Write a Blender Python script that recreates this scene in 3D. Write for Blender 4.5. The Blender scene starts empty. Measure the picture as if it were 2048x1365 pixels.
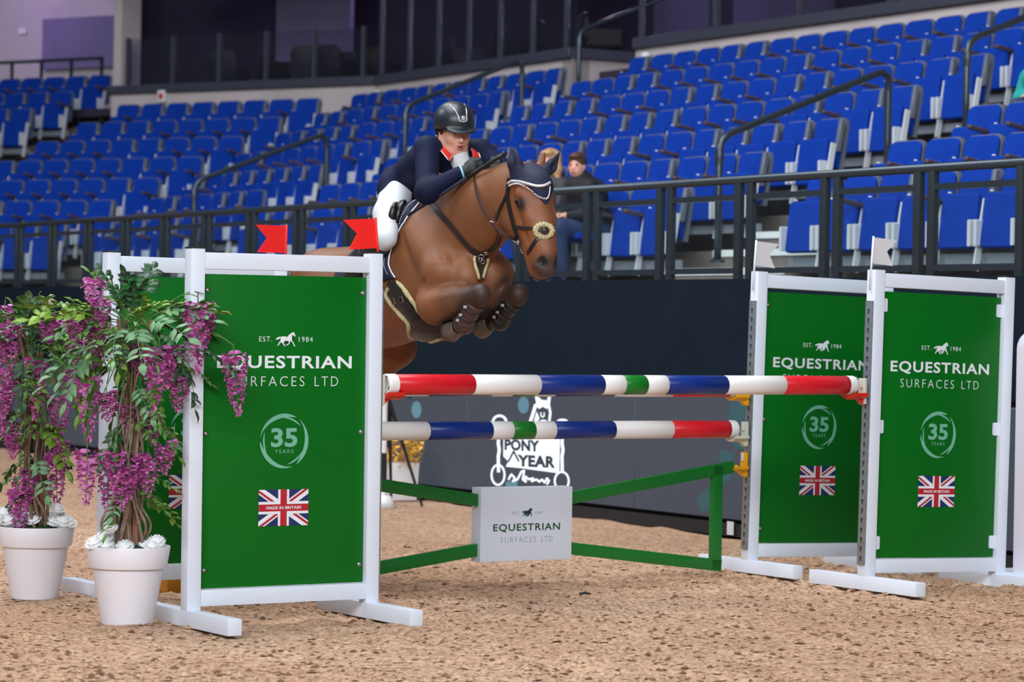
import bpy, bmesh, math, random
import numpy as np
from mathutils import Vector, Matrix
from mathutils.bvhtree import BVHTree

# ------------------------------------------------------------------ camera, world, lights, exposure
SC = bpy.context.scene
COL = SC.collection
FPX, CX, CY = 5689.0, 1024.0, 682.5          # focal length in pixels of the 2048 x 1365 frame
ROLL, HORIZON, CAMH = 0.017, 660.0, 1.38
PITCH = math.atan((CY - HORIZON) / FPX)
cr, sr, cp, sp = math.cos(ROLL), math.sin(ROLL), math.cos(PITCH), math.sin(PITCH)
FWD = Vector((0, cp, -sp))
UP0 = Vector((0, sp, cp))
RIGHT = Vector((1, 0, 0)) * cr + UP0 * sr
UP = UP0 * cr - Vector((1, 0, 0)) * sr
CAMP = Vector((0, 0, CAMH))
cam_d = bpy.data.cameras.new('camera')
cam_d.sensor_width = 36.0
cam_d.lens = FPX * 36.0 / 2048.0
cam_d.clip_end = 300
cam_d.dof.use_dof = True
cam_d.dof.focus_distance = 14.0
cam_d.dof.aperture_fstop = 3.5
cam = bpy.data.objects.new('camera', cam_d)
COL.objects.link(cam)
cam.matrix_world = Matrix(((RIGHT.x, UP.x, -FWD.x, 0), (RIGHT.y, UP.y, -FWD.y, 0), (RIGHT.z, UP.z, -FWD.z, CAMH), (0, 0, 0, 1)))
SC.camera = cam
SC.view_settings.view_transform = 'Standard'
SC.view_settings.look = 'None'
SC.view_settings.gamma = 1
SC.view_settings.use_curve_mapping = False
SC.view_settings.exposure = -0.13

def lin(r, g, b):
    f = lambda c: (c / 255 / 12.92) if c <= 10 else ((c / 255 + 0.055) / 1.055) ** 2.4
    return (f(r), f(g), f(b), 1.0)

world = bpy.data.worlds.new('hall_air')
SC.world = world
world.use_nodes = True
world.node_tree.nodes['Background'].inputs[0].default_value = (0.62, 0.68, 0.85, 1)
world.node_tree.nodes['Background'].inputs[1].default_value = 0.13

def area_light(name, loc, target, size, power, color=(1, 1, 1)):
    d = bpy.data.lights.new(name, 'AREA')
    d.shape = 'RECTANGLE'
    d.size, d.size_y = size
    d.energy = power
    d.color = color
    o = bpy.data.objects.new(name, d)
    COL.objects.link(o)
    o.location = loc
    o.rotation_euler = (Vector(target) - Vector(loc)).to_track_quat('-Z', 'Y').to_euler()
    return o

# banks of floodlights in the roof of the hall
area_light('flood_bank', (-6, -7, 11), (-0.2, 13.8, 0.9), (14, 5), 3700, (0.93, 0.97, 1.0))
area_light('flood_bank', (6, -7, 12), (1.0, 15, 0.8), (14, 5), 3000, (0.93, 0.97, 1.0))
area_light('flood_bank', (-3, 15, 14), (0, 15, 0), (10, 8), 2300, (0.97, 0.98, 1.0))
area_light('flood_bank', (-14, 20, 13), (2, 30, 3), (5, 3), 1150, (0.9, 0.93, 1.0))
area_light('flood_bank', (-6, 26, 15), (3, 30, 3), (6, 4), 900, (0.9, 0.93, 1.0))

# ------------------------------------------------------------------ pixel to space
def ray(px, py):
    return (FWD * FPX + RIGHT * (px - CX) - UP * (py - CY)).normalized()

def on_z(px, py, z=0.0):
    d = ray(px, py)
    return CAMP + d * ((z - CAMH) / d.z)

def on_plane(px, py, p0, n):
    d = ray(px, py)
    return CAMP + d * ((Vector(p0) - CAMP).dot(n) / d.dot(n))

def at_depth(px, py, y):
    d = ray(px, py)
    return CAMP + d * (y / d.y)

def project(p):
    v = Vector(p) - CAMP
    w = v.dot(FWD)
    return (CX + FPX * v.dot(RIGHT) / w, CY - FPX * v.dot(UP) / w)

# ------------------------------------------------------------------ materials
def new_mat(name):
    m = bpy.data.materials.new(name)
    m.use_nodes = True
    return m, m.node_tree, m.node_tree.nodes['Principled BSDF']

def mat(name, col, rough=0.5, metal=0.0, var=0.0, scale=12.0, bump=0.0, bscale=80.0, spec=0.5, sheen=0.0, coat=0.0, col2=None, coords='Object'):
    m, nt, b = new_mat(name)
    N, L = nt.nodes, nt.links
    c = lin(*col)
    b.inputs['Base Color'].default_value = c
    b.inputs['Roughness'].default_value = rough
    b.inputs['Metallic'].default_value = metal
    b.inputs['Specular IOR Level'].default_value = spec
    if sheen: b.inputs['Sheen Weight'].default_value = sheen
    if coat:
        b.inputs['Coat Weight'].default_value = coat
        b.inputs['Coat Roughness'].default_value = 0.12
    tc = N.new('ShaderNodeTexCoord')
    if var or col2:
        n = N.new('ShaderNodeTexNoise'); n.inputs['Scale'].default_value = scale; n.inputs['Detail'].default_value = 5
        L.new(tc.outputs[coords], n.inputs['Vector'])
        r = N.new('ShaderNodeValToRGB')
        r.color_ramp.elements[0].position = 0.3; r.color_ramp.elements[1].position = 0.7
        d = lin(*col2) if col2 else tuple(min(1, x * (1 + var)) for x in c[:3]) + (1,)
        r.color_ramp.elements[0].color = c if col2 else tuple(x * (1 - var) for x in c[:3]) + (1,)
        r.color_ramp.elements[1].color = d
        L.new(n.outputs['Fac'], r.inputs['Fac']); L.new(r.outputs['Color'], b.inputs['Base Color'])
    if bump:
        n2 = N.new('ShaderNodeTexNoise'); n2.inputs['Scale'].default_value = bscale; n2.inputs['Detail'].default_value = 4
        L.new(tc.outputs[coords], n2.inputs['Vector'])
        bp = N.new('ShaderNodeBump'); bp.inputs['Strength'].default_value = bump; bp.inputs['Distance'].default_value = 0.01
        L.new(n2.outputs['Fac'], bp.inputs['Height']); L.new(bp.outputs['Normal'], b.inputs['Normal'])
    return m

def glow(name, col, strength):
    m, nt, b = new_mat(name)
    b.inputs['Base Color'].default_value = (0.01, 0.01, 0.01, 1)
    b.inputs['Emission Color'].default_value = lin(*col)
    b.inputs['Emission Strength'].default_value = strength
    return m

def glass_mat(name, tint, fac, rough=0.02):
    m = bpy.data.materials.new(name); m.use_nodes = True
    nt = m.node_tree; nt.nodes.clear()
    o = nt.nodes.new('ShaderNodeOutputMaterial'); mx = nt.nodes.new('ShaderNodeMixShader')
    t = nt.nodes.new('ShaderNodeBsdfTransparent'); g = nt.nodes.new('ShaderNodeBsdfGlossy')
    t.inputs[0].default_value = tint
    g.inputs['Roughness'].default_value = rough
    mx.inputs[0].default_value = fac
    nt.links.new(t.outputs[0], mx.inputs[1]); nt.links.new(g.outputs[0], mx.inputs[2]); nt.links.new(mx.outputs[0], o.inputs[0])
    return m

M = {}
M['white'] = mat('white_painted_metal', (218, 226, 240), 0.38, var=0.03, scale=3)
M['white_dull'] = mat('white_plastic', (214, 214, 216), 0.5)
M['green'] = mat('green_board', (0, 99, 22), 0.42, var=0.05, scale=2, spec=0.22)
M['green_bar'] = mat('green_paint', (10, 108, 36), 0.4, var=0.06, scale=6)
M['print_white'] = mat('white_print', (225, 230, 238), 0.45)
M['print_teal'] = mat('pale_green_print', (112, 176, 152), 0.45)
M['print_teal_dim'] = mat('dim_green_print', (92, 158, 128), 0.45)
M['print_dark'] = mat('dark_green_print', (6, 70, 40), 0.45)
M['print_grey'] = mat('grey_print', (150, 158, 170), 0.45)
M['flag_blue'] = mat('flag_blue', (28, 42, 96), 0.45)
M['flag_red'] = mat('flag_red', (176, 28, 40), 0.45)
M['steel'] = mat('galvanised_steel', (150, 160, 168), 0.38, 0.7, var=0.12, scale=30)
M['bolt'] = mat('bolt_steel', (150, 155, 150), 0.3, 0.9)
M['hole'] = mat('slot_black', (24, 26, 28), 0.7)
M['pole_red'] = mat('pole_red', (200, 22, 36), 0.34, var=0.05, scale=6)
M['pole_white'] = mat('pole_white', (228, 226, 226), 0.36, var=0.03, scale=6)
M['pole_blue'] = mat('pole_blue', (10, 42, 120), 0.34, var=0.05, scale=6)
M['pole_green'] = mat('pole_green', (12, 112, 28), 0.34, var=0.05, scale=6)
M['cup_red'] = mat('red_plastic', (206, 36, 20), 0.35)
M['cup_yellow'] = mat('yellow_plastic', (226, 164, 10), 0.35)
M['cup_grey'] = mat('pale_plastic', (196, 196, 184), 0.4)
M['flag_cloth_red'] = mat('flag_plastic_red', (236, 26, 22), 0.5)
M['flag_cloth_white'] = mat('flag_plastic_white', (214, 212, 216), 0.5)
M['seat_blue'] = mat('blue_seat_fabric', (3, 52, 150), 0.8, var=0.10, scale=5, bump=0.15, bscale=300, spec=0.15)
M['seat_shell'] = mat('grey_seat_shell', (92, 98, 112), 0.45)
M['seat_metal'] = mat('pale_grey_metal', (196, 202, 210), 0.4)
M['seat_beam'] = mat('grey_beam', (128, 136, 146), 0.5)
M['arm'] = mat('brown_armrest', (74, 62, 66), 0.4)
M['concrete'] = mat('terrace_concrete', (116, 112, 106), 0.85, var=0.18, scale=2.2, bump=0.3, bscale=40)
M['pale_wall'] = mat('pale_rendered_wall', (186, 176, 176), 0.8, var=0.10, scale=1.2)
M['step_white'] = mat('white_step_edge', (226, 232, 232), 0.6)
M['rail_dark'] = mat('dark_railing_metal', (62, 72, 80), 0.32, 0.6)
M['ledge'] = mat('ledge_dark', (58, 60, 74), 0.5)
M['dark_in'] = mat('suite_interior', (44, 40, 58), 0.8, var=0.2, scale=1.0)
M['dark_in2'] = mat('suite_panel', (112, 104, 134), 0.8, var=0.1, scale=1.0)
M['black_fab'] = mat('black_chair_fabric', (16, 16, 20), 0.6)
M['chrome'] = mat('chrome', (200, 200, 205), 0.15, 1.0)
M['banner'] = mat('dark_banner_cloth', (19, 31, 42), 0.95, var=0.08, scale=4, bump=0.2, bscale=50, spec=0.08)
M['kick'] = mat('black_kick_board', (26, 26, 28), 0.7)
M['glass'] = glass_mat('clear_glass', (0.93, 0.97, 0.96, 1), 0.05)
M['glass_suite'] = glass_mat('suite_glass', (0.80, 0.80, 0.88, 1), 0.06)
M['pot'] = mat('white_pot_plastic', (224, 222, 230), 0.42)
M['soil'] = mat('green_moss', (26, 60, 20), 0.9, bump=0.6, bscale=60)
M['bark'] = mat('brown_bark', (104, 78, 62), 0.85, var=0.3, scale=18, bump=0.8, bscale=60)
M['vine'] = mat('vine_bark', (134, 112, 98), 0.85, var=0.3, scale=20, bump=0.6, bscale=90)
M['stick'] = mat('stake_wood', (158, 100, 62), 0.8, var=0.2, scale=20)
M['leaf_dark'] = mat('leaf_dark_green', (36, 74, 42), 0.5, var=0.25, scale=14)
M['leaf_mid'] = mat('leaf_mid_green', (76, 118, 44), 0.5, var=0.25, scale=14)
M['leaf_light'] = mat('leaf_yellow_green', (112, 146, 48), 0.5, var=0.22, scale=14)
M['leaf_grey'] = mat('leaf_grey_green', (104, 146, 104), 0.55, var=0.2, scale=14)
M['wist'] = mat('wisteria_magenta', (186, 74, 160), 0.6, scale=26, col2=(224, 146, 208))
M['wist_dark'] = mat('wisteria_deep', (146, 46, 124), 0.6, scale=26, col2=(198, 98, 180))
M['wist_pink'] = mat('wisteria_pink', (206, 120, 190), 0.6, scale=26, col2=(232, 176, 220))
M['bloom'] = mat('white_petals', (236, 238, 240), 0.7)
M['gold'] = mat('gold_tinsel', (232, 180, 64), 0.3, 0.6)
M['tripod'] = mat('black_tripod', (22, 23, 26), 0.4)

# ------------------------------------------------------------------ mesh helpers
def tag(o, label=None, cat=None, group=None, kind=None):
    if label: o['label'] = label
    if cat: o['category'] = cat
    if group: o['group'] = group
    if kind: o['kind'] = kind
    return o

def thing(name, label, cat, loc=(0, 0, 0), rotz=0.0, group=None, kind=None, mw=None):
    o = bpy.data.objects.new(name, None)
    COL.objects.link(o)
    o.empty_display_size = 0.1
    if mw is not None: o.matrix_world = mw
    else:
        o.location = loc
        o.rotation_euler = (0, 0, rotz)
    return tag(o, label, cat, group, kind)

def make_mesh(name, verts, faces, smooth=False):
    me = bpy.data.meshes.new(name)
    me.from_pydata([tuple(v) for v in verts], [], faces)
    me.validate()
    if smooth: me.shade_smooth()
    me.update()
    return me

def place(name, me, m=None, parent=None, local=None):
    """one mesh object; with a parent its mesh is in the parent's own frame"""
    o = bpy.data.objects.new(name, me)
    COL.objects.link(o)
    if m is not None and not me.materials: me.materials.append(m)
    if parent is not None: o.parent = parent
    if local is not None: o.matrix_local = local
    return o

def bevel_mesh(me, w, seg=2):
    bm = bmesh.new(); bm.from_mesh(me)
    es = [e for e in bm.edges if len(e.link_faces) == 2 and e.calc_face_angle(0) > 0.6]
    bmesh.ops.bevel(bm, geom=es, offset=w, segments=seg, affect='EDGES', profile=0.6, clamp_overlap=True)
    bm.to_mesh(me); bm.free()
    me.shade_smooth()
    me.set_sharp_from_angle(angle=0.7)

class MB:
    def __init__(s): s.v = []; s.f = []
    def add(s, v, f):
        k = len(s.v); s.v += [tuple(p) for p in v]; s.f += [tuple(i + k for i in q) for q in f]; return s
    def box(s, x0, x1, y0, y1, z0, z1):
        return s.add([(x, y, z) for x in (x0, x1) for y in (y0, y1) for z in (z0, z1)],
                     [(0, 1, 3, 2), (4, 6, 7, 5), (0, 4, 5, 1), (2, 3, 7, 6), (0, 2, 6, 4), (1, 5, 7, 3)])
    def obox(s, c, a, b, d):
        c, a, b, d = Vector(c), Vector(a), Vector(b), Vector(d)
        if a.cross(b).dot(d) < 0: d = -d
        return s.add([c + a * x + b * y + d * z for x in (-1, 1) for y in (-1, 1) for z in (-1, 1)],
                     [(0, 1, 3, 2), (4, 6, 7, 5), (0, 4, 5, 1), (2, 3, 7, 6), (0, 2, 6, 4), (1, 5, 7, 3)])
    def bar(s, p, q, w, h, up=(0, 0, 1)):
        p, q = Vector(p), Vector(q); d = q - p; L = d.length; d.normalize()
        sd = d.cross(Vector(up)).normalized(); u = sd.cross(d)
        return s.obox((p + q) / 2, d * (L / 2), sd * (w / 2), u * (h / 2))
    def tube(s, pts, r, n=8, caps=True):
        P = [Vector(p) for p in pts]; k0 = len(s.v); m = len(P)
        rs = r if isinstance(r, (list, tuple)) else [r] * m
        t0 = (P[1] - P[0]).normalized()
        ref = Vector((0, 0, 1)) if abs(t0.z) < 0.9 else Vector((1, 0, 0))
        sd = t0.cross(ref).normalized()
        for i, p in enumerate(P):
            t = (P[min(i + 1, m - 1)] - P[max(i - 1, 0)]).normalized()
            sd = (sd - t * sd.dot(t)).normalized(); up = sd.cross(t)
            for j in range(n):
                a = 2 * math.pi * j / n
                s.v.append(tuple(p + (sd * math.cos(a) + up * math.sin(a)) * rs[i]))
        for i in range(m - 1):
            for j in range(n):
                a, b = k0 + i * n + j, k0 + i * n + (j + 1) % n
                s.f.append((a, a + n, b + n, b))
        if caps:
            s.f.append(tuple(k0 + j for j in range(n))); s.f.append(tuple(k0 + (m - 1) * n + j for j in reversed(range(n))))
        return s
    def lathe(s, prof, n=24, c=(0, 0, 0), sx=1.0, sy=1.0):
        k0 = len(s.v); m = len(prof)
        for (r, z) in prof:
            for j in range(n):
                a = 2 * math.pi * j / n
                s.v.append((c[0] + r * math.cos(a) * sx, c[1] + r * math.sin(a) * sy, c[2] + z))
        for i in range(m - 1):
            for j in range(n):
                a, b = k0 + i * n + j, k0 + i * n + (j + 1) % n
                s.f.append((a, b, b + n, a + n))
        return s
    def prism(s, poly, y0, y1):
        """polygon in x,z (counter-clockwise seen from -y), from y0 (front) to y1"""
        n = len(poly)
        return s.add([(x, y0, z) for x, z in poly] + [(x, y1, z) for x, z in poly],
                     [tuple(range(n)), tuple(range(2 * n - 1, n - 1, -1))] + [(i, i + n, (i + 1) % n + n, (i + 1) % n) for i in range(n)])
    def build(s, name, m, parent=None, smooth=False, bevel=0, seg=2, local=None):
        me = make_mesh(name, s.v, s.f, smooth)
        if bevel: bevel_mesh(me, bevel, seg)
        me.materials.append(m)
        return place(name, me, None, parent, local)

def round_rect(x0, x1, z0, z1, r, n=4, top_only=False):
    pts = []
    for cx_, cz_, a0, flat in ((x1 - r, z1 - r, 0, False), (x0 + r, z1 - r, 90, False), (x0 + r, z0 + r, 180, top_only), (x1 - r, z0 + r, 270, top_only)):
        if flat:
            pts.append((x0 if a0 == 180 else x1, z0)); continue
        for i in range(n + 1):
            a = math.radians(a0 + 90 * i / n)
            pts.append((cx_ + r * math.cos(a), cz_ + r * math.sin(a)))
    return pts

def copy_tree(o, parent=None):
    c = o.copy(); COL.objects.link(c); c.parent = parent
    for ch in list(o.children): copy_tree(ch, c)
    return c

def smooth_path(pts, k=6):
    P = [Vector(p) for p in pts]; out = []
    for i in range(len(P) - 1):
        a, b, c, d = P[max(i - 1, 0)], P[i], P[i + 1], P[min(i + 2, len(P) - 1)]
        for j in range(k):
            t = j / k
            out.append(0.5 * ((2 * b) + (c - a) * t + (2 * a - 5 * b + 4 * c - d) * t * t + (3 * b - a - 3 * c + d) * t ** 3))
    out.append(P[-1])
    return out

_txt = {}
def text_shape(s, bold=0.0, spacing=1.0):
    """flat outline of a line of lettering, normalised to a 1 x 1 box"""
    key = (s, bold, spacing)
    if key not in _txt:
        cu = bpy.data.curves.new('lettering_source', 'FONT')
        cu.body = s; cu.size = 1.0; cu.offset = bold; cu.space_character = spacing; cu.resolution_u = 3
        ob = bpy.data.objects.new('lettering_source', cu); COL.objects.link(ob)
        me = bpy.data.meshes.new_from_object(ob.evaluated_get(bpy.context.evaluated_depsgraph_get()))
        vs = [(v.co.x, v.co.y) for v in me.vertices]; fs = [tuple(p.vertices) for p in me.polygons]
        bpy.data.objects.remove(ob); bpy.data.meshes.remove(me); bpy.data.curves.remove(cu)
        x0, x1 = min(v[0] for v in vs), max(v[0] for v in vs); y0, y1 = min(v[1] for v in vs), max(v[1] for v in vs)
        _txt[key] = ([((x - x0) / (x1 - x0), (y - y0) / (y1 - y0)) for x, y in vs], fs)
    return _txt[key]

def text_mb(mb, s, cx, cz, w, h, y, bold=0.0, spacing=1.0):
    vs, fs = text_shape(s, bold, spacing)
    return mb.add([(cx + (x - 0.5) * w, y, cz + (z - 0.5) * h) for x, z in vs], fs)

def vnoise(x, y, seed=0):
    """smooth value noise on numpy arrays"""
    xi, yi = np.floor(x).astype(np.int64), np.floor(y).astype(np.int64)
    fx, fy = x - xi, y - yi
    fx = fx * fx * (3 - 2 * fx); fy = fy * fy * (3 - 2 * fy)
    def h(i, j):
        n = (i * 374761393 + j * 668265263 + seed * 982451653) & 0x7fffffff
        n = ((n ^ (n >> 13)) * 1274126177) & 0x7fffffff
        return ((n ^ (n >> 16)) & 0xffff) / 65535.0
    return (h(xi, yi) * (1 - fx) + h(xi + 1, yi) * fx) * (1 - fy) + (h(xi, yi + 1) * (1 - fx) + h(xi + 1, yi + 1) * fx) * fy
# ------------------------------------------------------------------ smooth bodies: blended solids turned into one skin
class Body:
    def __init__(s, lo, hi, vox):
        s.lo = np.array(lo, np.float32); s.vox = vox
        s.n = np.ceil((np.array(hi) - s.lo) / vox).astype(int) + 1
        s.a = np.full(s.n, 1.0, np.float32)
    def _block(s, lo, hi):
        i0 = np.maximum(((np.array(lo) - s.lo) / s.vox).astype(int), 0)
        i1 = np.minimum(np.ceil((np.array(hi) - s.lo) / s.vox).astype(int) + 1, s.n)
        if (i1 <= i0).any(): return None
        sl = tuple(slice(int(p), int(q)) for p, q in zip(i0, i1))
        g = np.meshgrid(*[s.lo[k] + s.vox * np.arange(i0[k], i1[k], dtype=np.float32) for k in range(3)], indexing='ij')
        return sl, g
    def _mix(s, sl, d, k, cut):
        c = s.a[sl]
        if cut:
            h = np.clip(0.5 - 0.5 * (c + d) / k, 0, 1)
            s.a[sl] = c * (1 - h) - d * h + k * h * (1 - h)
        else:
            h = np.clip(0.5 + 0.5 * (c - d) / k, 0, 1)
            s.a[sl] = c * (1 - h) + d * h - k * h * (1 - h)
    def cone(s, a, b, r1, r2, k=0.03, side=None, ratio=1.0, cut=False):
        a, b = np.array(a, float), np.array(b, float); R = max(r1, r2) * max(1, ratio) + k * 1.2 + 3 * s.vox
        bl = s._block(np.minimum(a, b) - R, np.maximum(a, b) + R)
        if bl is None: return s
        sl, g = bl
        ab = b - a; L2 = max(float(ab @ ab), 1e-9)
        w = [g[i] - a[i] for i in range(3)]
        t = np.clip((w[0] * ab[0] + w[1] * ab[1] + w[2] * ab[2]) / L2, 0, 1)
        w = [w[i] - t * ab[i] for i in range(3)]
        q = w[0] ** 2 + w[1] ** 2 + w[2] ** 2
        if side is not None:
            sv = np.array(side, float); sv /= np.linalg.norm(sv)
            c = w[0] * sv[0] + w[1] * sv[1] + w[2] * sv[2]
            q = q - c * c + (c / ratio) ** 2
        d = (np.sqrt(np.maximum(q, 0)) - (r1 + (r2 - r1) * t)) * min(1.0, ratio)
        s._mix(sl, d.astype(np.float32), k, cut); return s
    def chain(s, pts, rs, k=0.03, side=None, ratio=1.0):
        for i in range(len(pts) - 1): s.cone(pts[i], pts[i + 1], rs[i], rs[i + 1], k, side, ratio)
        return s
    def ball(s, c, r, k=0.03, rot=None, cut=False):
        r = np.array(r if hasattr(r, '__len__') else (r, r, r), float); c = np.array(c, float)
        R = r.max() + k * 1.2 + 3 * s.vox
        bl = s._block(c - R, c + R)
        if bl is None: return s
        sl, g = bl
        w = [g[i] - c[i] for i in range(3)]
        if rot is not None:
            m = np.array(rot)                        # rows: the ellipsoid's own axes
            w = [w[0] * m[i][0] + w[1] * m[i][1] + w[2] * m[i][2] for i in range(3)]
        k0 = np.sqrt(sum((w[i] / r[i]) ** 2 for i in range(3)))
        k1 = np.sqrt(sum((w[i] / r[i] ** 2) ** 2 for i in range(3))) + 1e-6
        s._mix(sl, (k0 * (k0 - 1) / k1).astype(np.float32), k, cut); return s
    def cut_plane(s, p, n):
        g = np.meshgrid(*[s.lo[k] + s.vox * np.arange(s.n[k], dtype=np.float32) for k in range(3)], indexing='ij')
        n = np.array(n, float); n /= np.linalg.norm(n)
        s.a = np.maximum(s.a, sum((g[i] - p[i]) * n[i] for i in range(3))).astype(np.float32); return s
    def skin(s, relax=1):
        a = s.a; ins = a < 0; n = np.array(a.shape) - 1
        cnt = np.zeros(n, np.uint8); off = [(i, j, k) for i in (0, 1) for j in (0, 1) for k in (0, 1)]
        sub = lambda arr, o: arr[o[0]:o[0] + n[0], o[1]:o[1] + n[1], o[2]:o[2] + n[2]]
        for o in off: cnt += sub(ins, o)
        act = np.argwhere((cnt > 0) & (cnt < 8))
        idx = np.full(n, -1, np.int32); idx[tuple(act.T)] = np.arange(len(act))
        val = {o: a[act[:, 0] + o[0], act[:, 1] + o[1], act[:, 2] + o[2]] for o in off}
        acc = np.zeros((len(act), 3)); num = np.zeros(len(act))
        for o in off:
            for ax in range(3):
                if o[ax]: continue
                p = list(o); p[ax] = 1; p = tuple(p)
                v0, v1 = val[o], val[p]; m = (v0 < 0) != (v1 < 0)
                t = np.where(m, v0 / np.where(m, v0 - v1, 1), 0)
                q = np.tile(np.array(o, float), (len(act), 1)); q[:, ax] += t
                acc[m] += q[m]; num[m] += 1
        V = s.lo + s.vox * (act + acc / num[:, None])
        F = []
        for ax in range(3):
            b, c = (ax + 1) % 3, (ax + 2) % 3
            sh = [slice(None)] * 3; sh2 = [slice(None)] * 3
            sh[ax] = slice(0, -1); sh2[ax] = slice(1, None)
            e0, e1 = ins[tuple(sh)], ins[tuple(sh2)]
            E = np.argwhere(e0 != e1); E = E[(E[:, b] > 0) & (E[:, c] > 0) & (E[:, b] < n[b]) & (E[:, c] < n[c])]
            d = lambda i, j: tuple((E + np.eye(3, dtype=int)[b] * i + np.eye(3, dtype=int)[c] * j).T)
            q = np.stack([idx[d(-1, -1)], idx[d(0, -1)], idx[d(0, 0)], idx[d(-1, 0)]], 1)
            fl = ~e0[tuple(E.T)]
            q[fl] = q[fl][:, ::-1]
            F.append(q)
        F = np.concatenate(F); F = F[(F >= 0).all(1)]
        for _ in range(relax):
            S = np.zeros_like(V); C = np.zeros(len(V))
            for i in range(4):
                np.add.at(S, F[:, i], V[F[:, (i + 1) % 4]] + V[F[:, i - 1]]); np.add.at(C, F[:, i], 2)
            V = V * 0.5 + 0.5 * S / np.maximum(C, 1)[:, None]
        return V, F

def np_mesh(name, V, F, m, colors=None):
    me = bpy.data.meshes.new(name)
    me.vertices.add(len(V)); me.vertices.foreach_set('co', np.asarray(V, np.float32).ravel())
    k = F.shape[1]
    me.loops.add(len(F) * k); me.loops.foreach_set('vertex_index', np.asarray(F, np.int32).ravel())
    me.polygons.add(len(F)); me.polygons.foreach_set('loop_start', np.arange(0, len(F) * k, k, dtype=np.int32))
    me.update(calc_edges=True); me.validate()
    me.shade_smooth()
    if colors is not None:
        at = me.color_attributes.new('coat', 'FLOAT_COLOR', 'POINT')
        at.data.foreach_set('color', np.concatenate([colors, np.ones((len(V), 1))], 1).astype(np.float32).ravel())
    me.materials.append(m)
    return me
# ------------------------------------------------------------------ the arena floor
random.seed(5)
def sand_height(x, y):
    h = 0.030 * (vnoise(x * 0.9, y * 0.9, 1) - 0.5) + 0.026 * (vnoise(x * 3.1, y * 3.1, 2) - 0.5)
    a = vnoise(x * 9, y * 7, 3); b = vnoise(x * 22, y * 19, 4); c = vnoise(x * 47, y * 41, 5)
    w = np.clip(vnoise(x * 0.8 + 7, y * 0.7, 6) * 1.6 - 0.35, 0.15, 1)
    return h + 0.022 * (a - 0.5) + w * (0.020 * np.maximum(b - 0.45, 0) * 2 + 0.016 * np.maximum(c - 0.5, 0) * 2) - 0.008

m_sand, nt, b = new_mat('arena_sand')
N, L = nt.nodes, nt.links
tc = N.new('ShaderNodeTexCoord')
def noise(scale, detail=6, rough=0.6):
    n = N.new('ShaderNodeTexNoise'); n.inputs['Scale'].default_value = scale; n.inputs['Detail'].default_value = detail
    n.inputs['Roughness'].default_value = rough; L.new(tc.outputs['Object'], n.inputs['Vector']); return n
def ramp(src, stops):
    r = N.new('ShaderNodeValToRGB'); e = r.color_ramp.elements
    while len(e) < len(stops): e.new(0.5)
    for q, (p, c) in zip(e, stops): q.position = p; q.color = c
    L.new(src, r.inputs['Fac']); return r
def mixc(a, bb, fac, mode='MIX'):
    x = N.new('ShaderNodeMix'); x.data_type = 'RGBA'; x.blend_type = mode
    L.new(a, x.inputs[6]); L.new(bb, x.inputs[7])
    if isinstance(fac, float): x.inputs[0].default_value = fac
    else: L.new(fac, x.inputs[0])
    return x.outputs[2]
n1 = noise(0.55, 3); n2 = noise(9, 8, 0.7); n3 = noise(38, 6, 0.75)
base = ramp(n1.outputs['Fac'], [(0.35, lin(190, 154, 126)), (0.65, lin(206, 174, 147))])
spots = ramp(n2.outputs['Fac'], [(0.56, (0, 0, 0, 1)), (0.74, (1, 1, 1, 1))])
grit = ramp(n3.outputs['Fac'], [(0.38, lin(120, 84, 58)), (0.56, lin(255, 255, 255))])
brown = N.new('ShaderNodeRGB'); brown.outputs[0].default_value = lin(136, 98, 70)
c1 = mixc(base.outputs['Color'], brown.outputs[0], spots.outputs['Color'])
c2 = mixc(c1, grit.outputs['Color'], 0.75, 'MULTIPLY')
L.new(c2, b.inputs['Base Color'])
b.inputs['Roughness'].default_value = 0.95
b.inputs['Specular IOR Level'].default_value = 0.1
bp = N.new('ShaderNodeBump'); bp.inputs['Strength'].default_value = 0.6; bp.inputs['Distance'].default_value = 0.012
nb = noise(70, 6, 0.7); L.new(nb.outputs['Fac'], bp.inputs['Height']); L.new(bp.outputs['Normal'], b.inputs['Normal'])

def sand_patch(x0, x1, y0, y1, step_x, step_y, hole=None):
    xs = np.arange(x0, x1 + step_x * 0.5, step_x); ys = np.arange(y0, y1 + step_y * 0.5, step_y)
    X, Y = np.meshgrid(xs, ys, indexing='ij')
    Z = sand_height(X, Y)
    V = np.stack([X.ravel(), Y.ravel(), Z.ravel()], 1)
    nx, ny = len(xs), len(ys); i = np.arange(nx * ny).reshape(nx, ny)
    F = np.stack([i[:-1, :-1].ravel(), i[1:, :-1].ravel(), i[1:, 1:].ravel(), i[:-1, 1:].ravel()], 1)
    if hole:
        c = V[F].mean(1); k = ~((c[:, 0] > hole[0]) & (c[:, 0] < hole[1]) & (c[:, 1] > hole[2]) & (c[:, 1] < hole[3])); F = F[k]
    return V, F
Va, Fa = sand_patch(-4.0, 4.8, 10.4, 18.4, 0.022, 0.03)
Vb, Fb = sand_patch(-14.0, 13.0, -3.6, 42.4, 0.2, 0.2, (-3.99, 4.79, 10.41, 18.39))
floor = place('floor', np_mesh('floor', np.concatenate([Va, Vb]), np.concatenate([Fa, Fb + len(Va)]), m_sand))
tag(floor, 'raked pale brown sand surface of the arena', 'floor', kind='structure')

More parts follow.
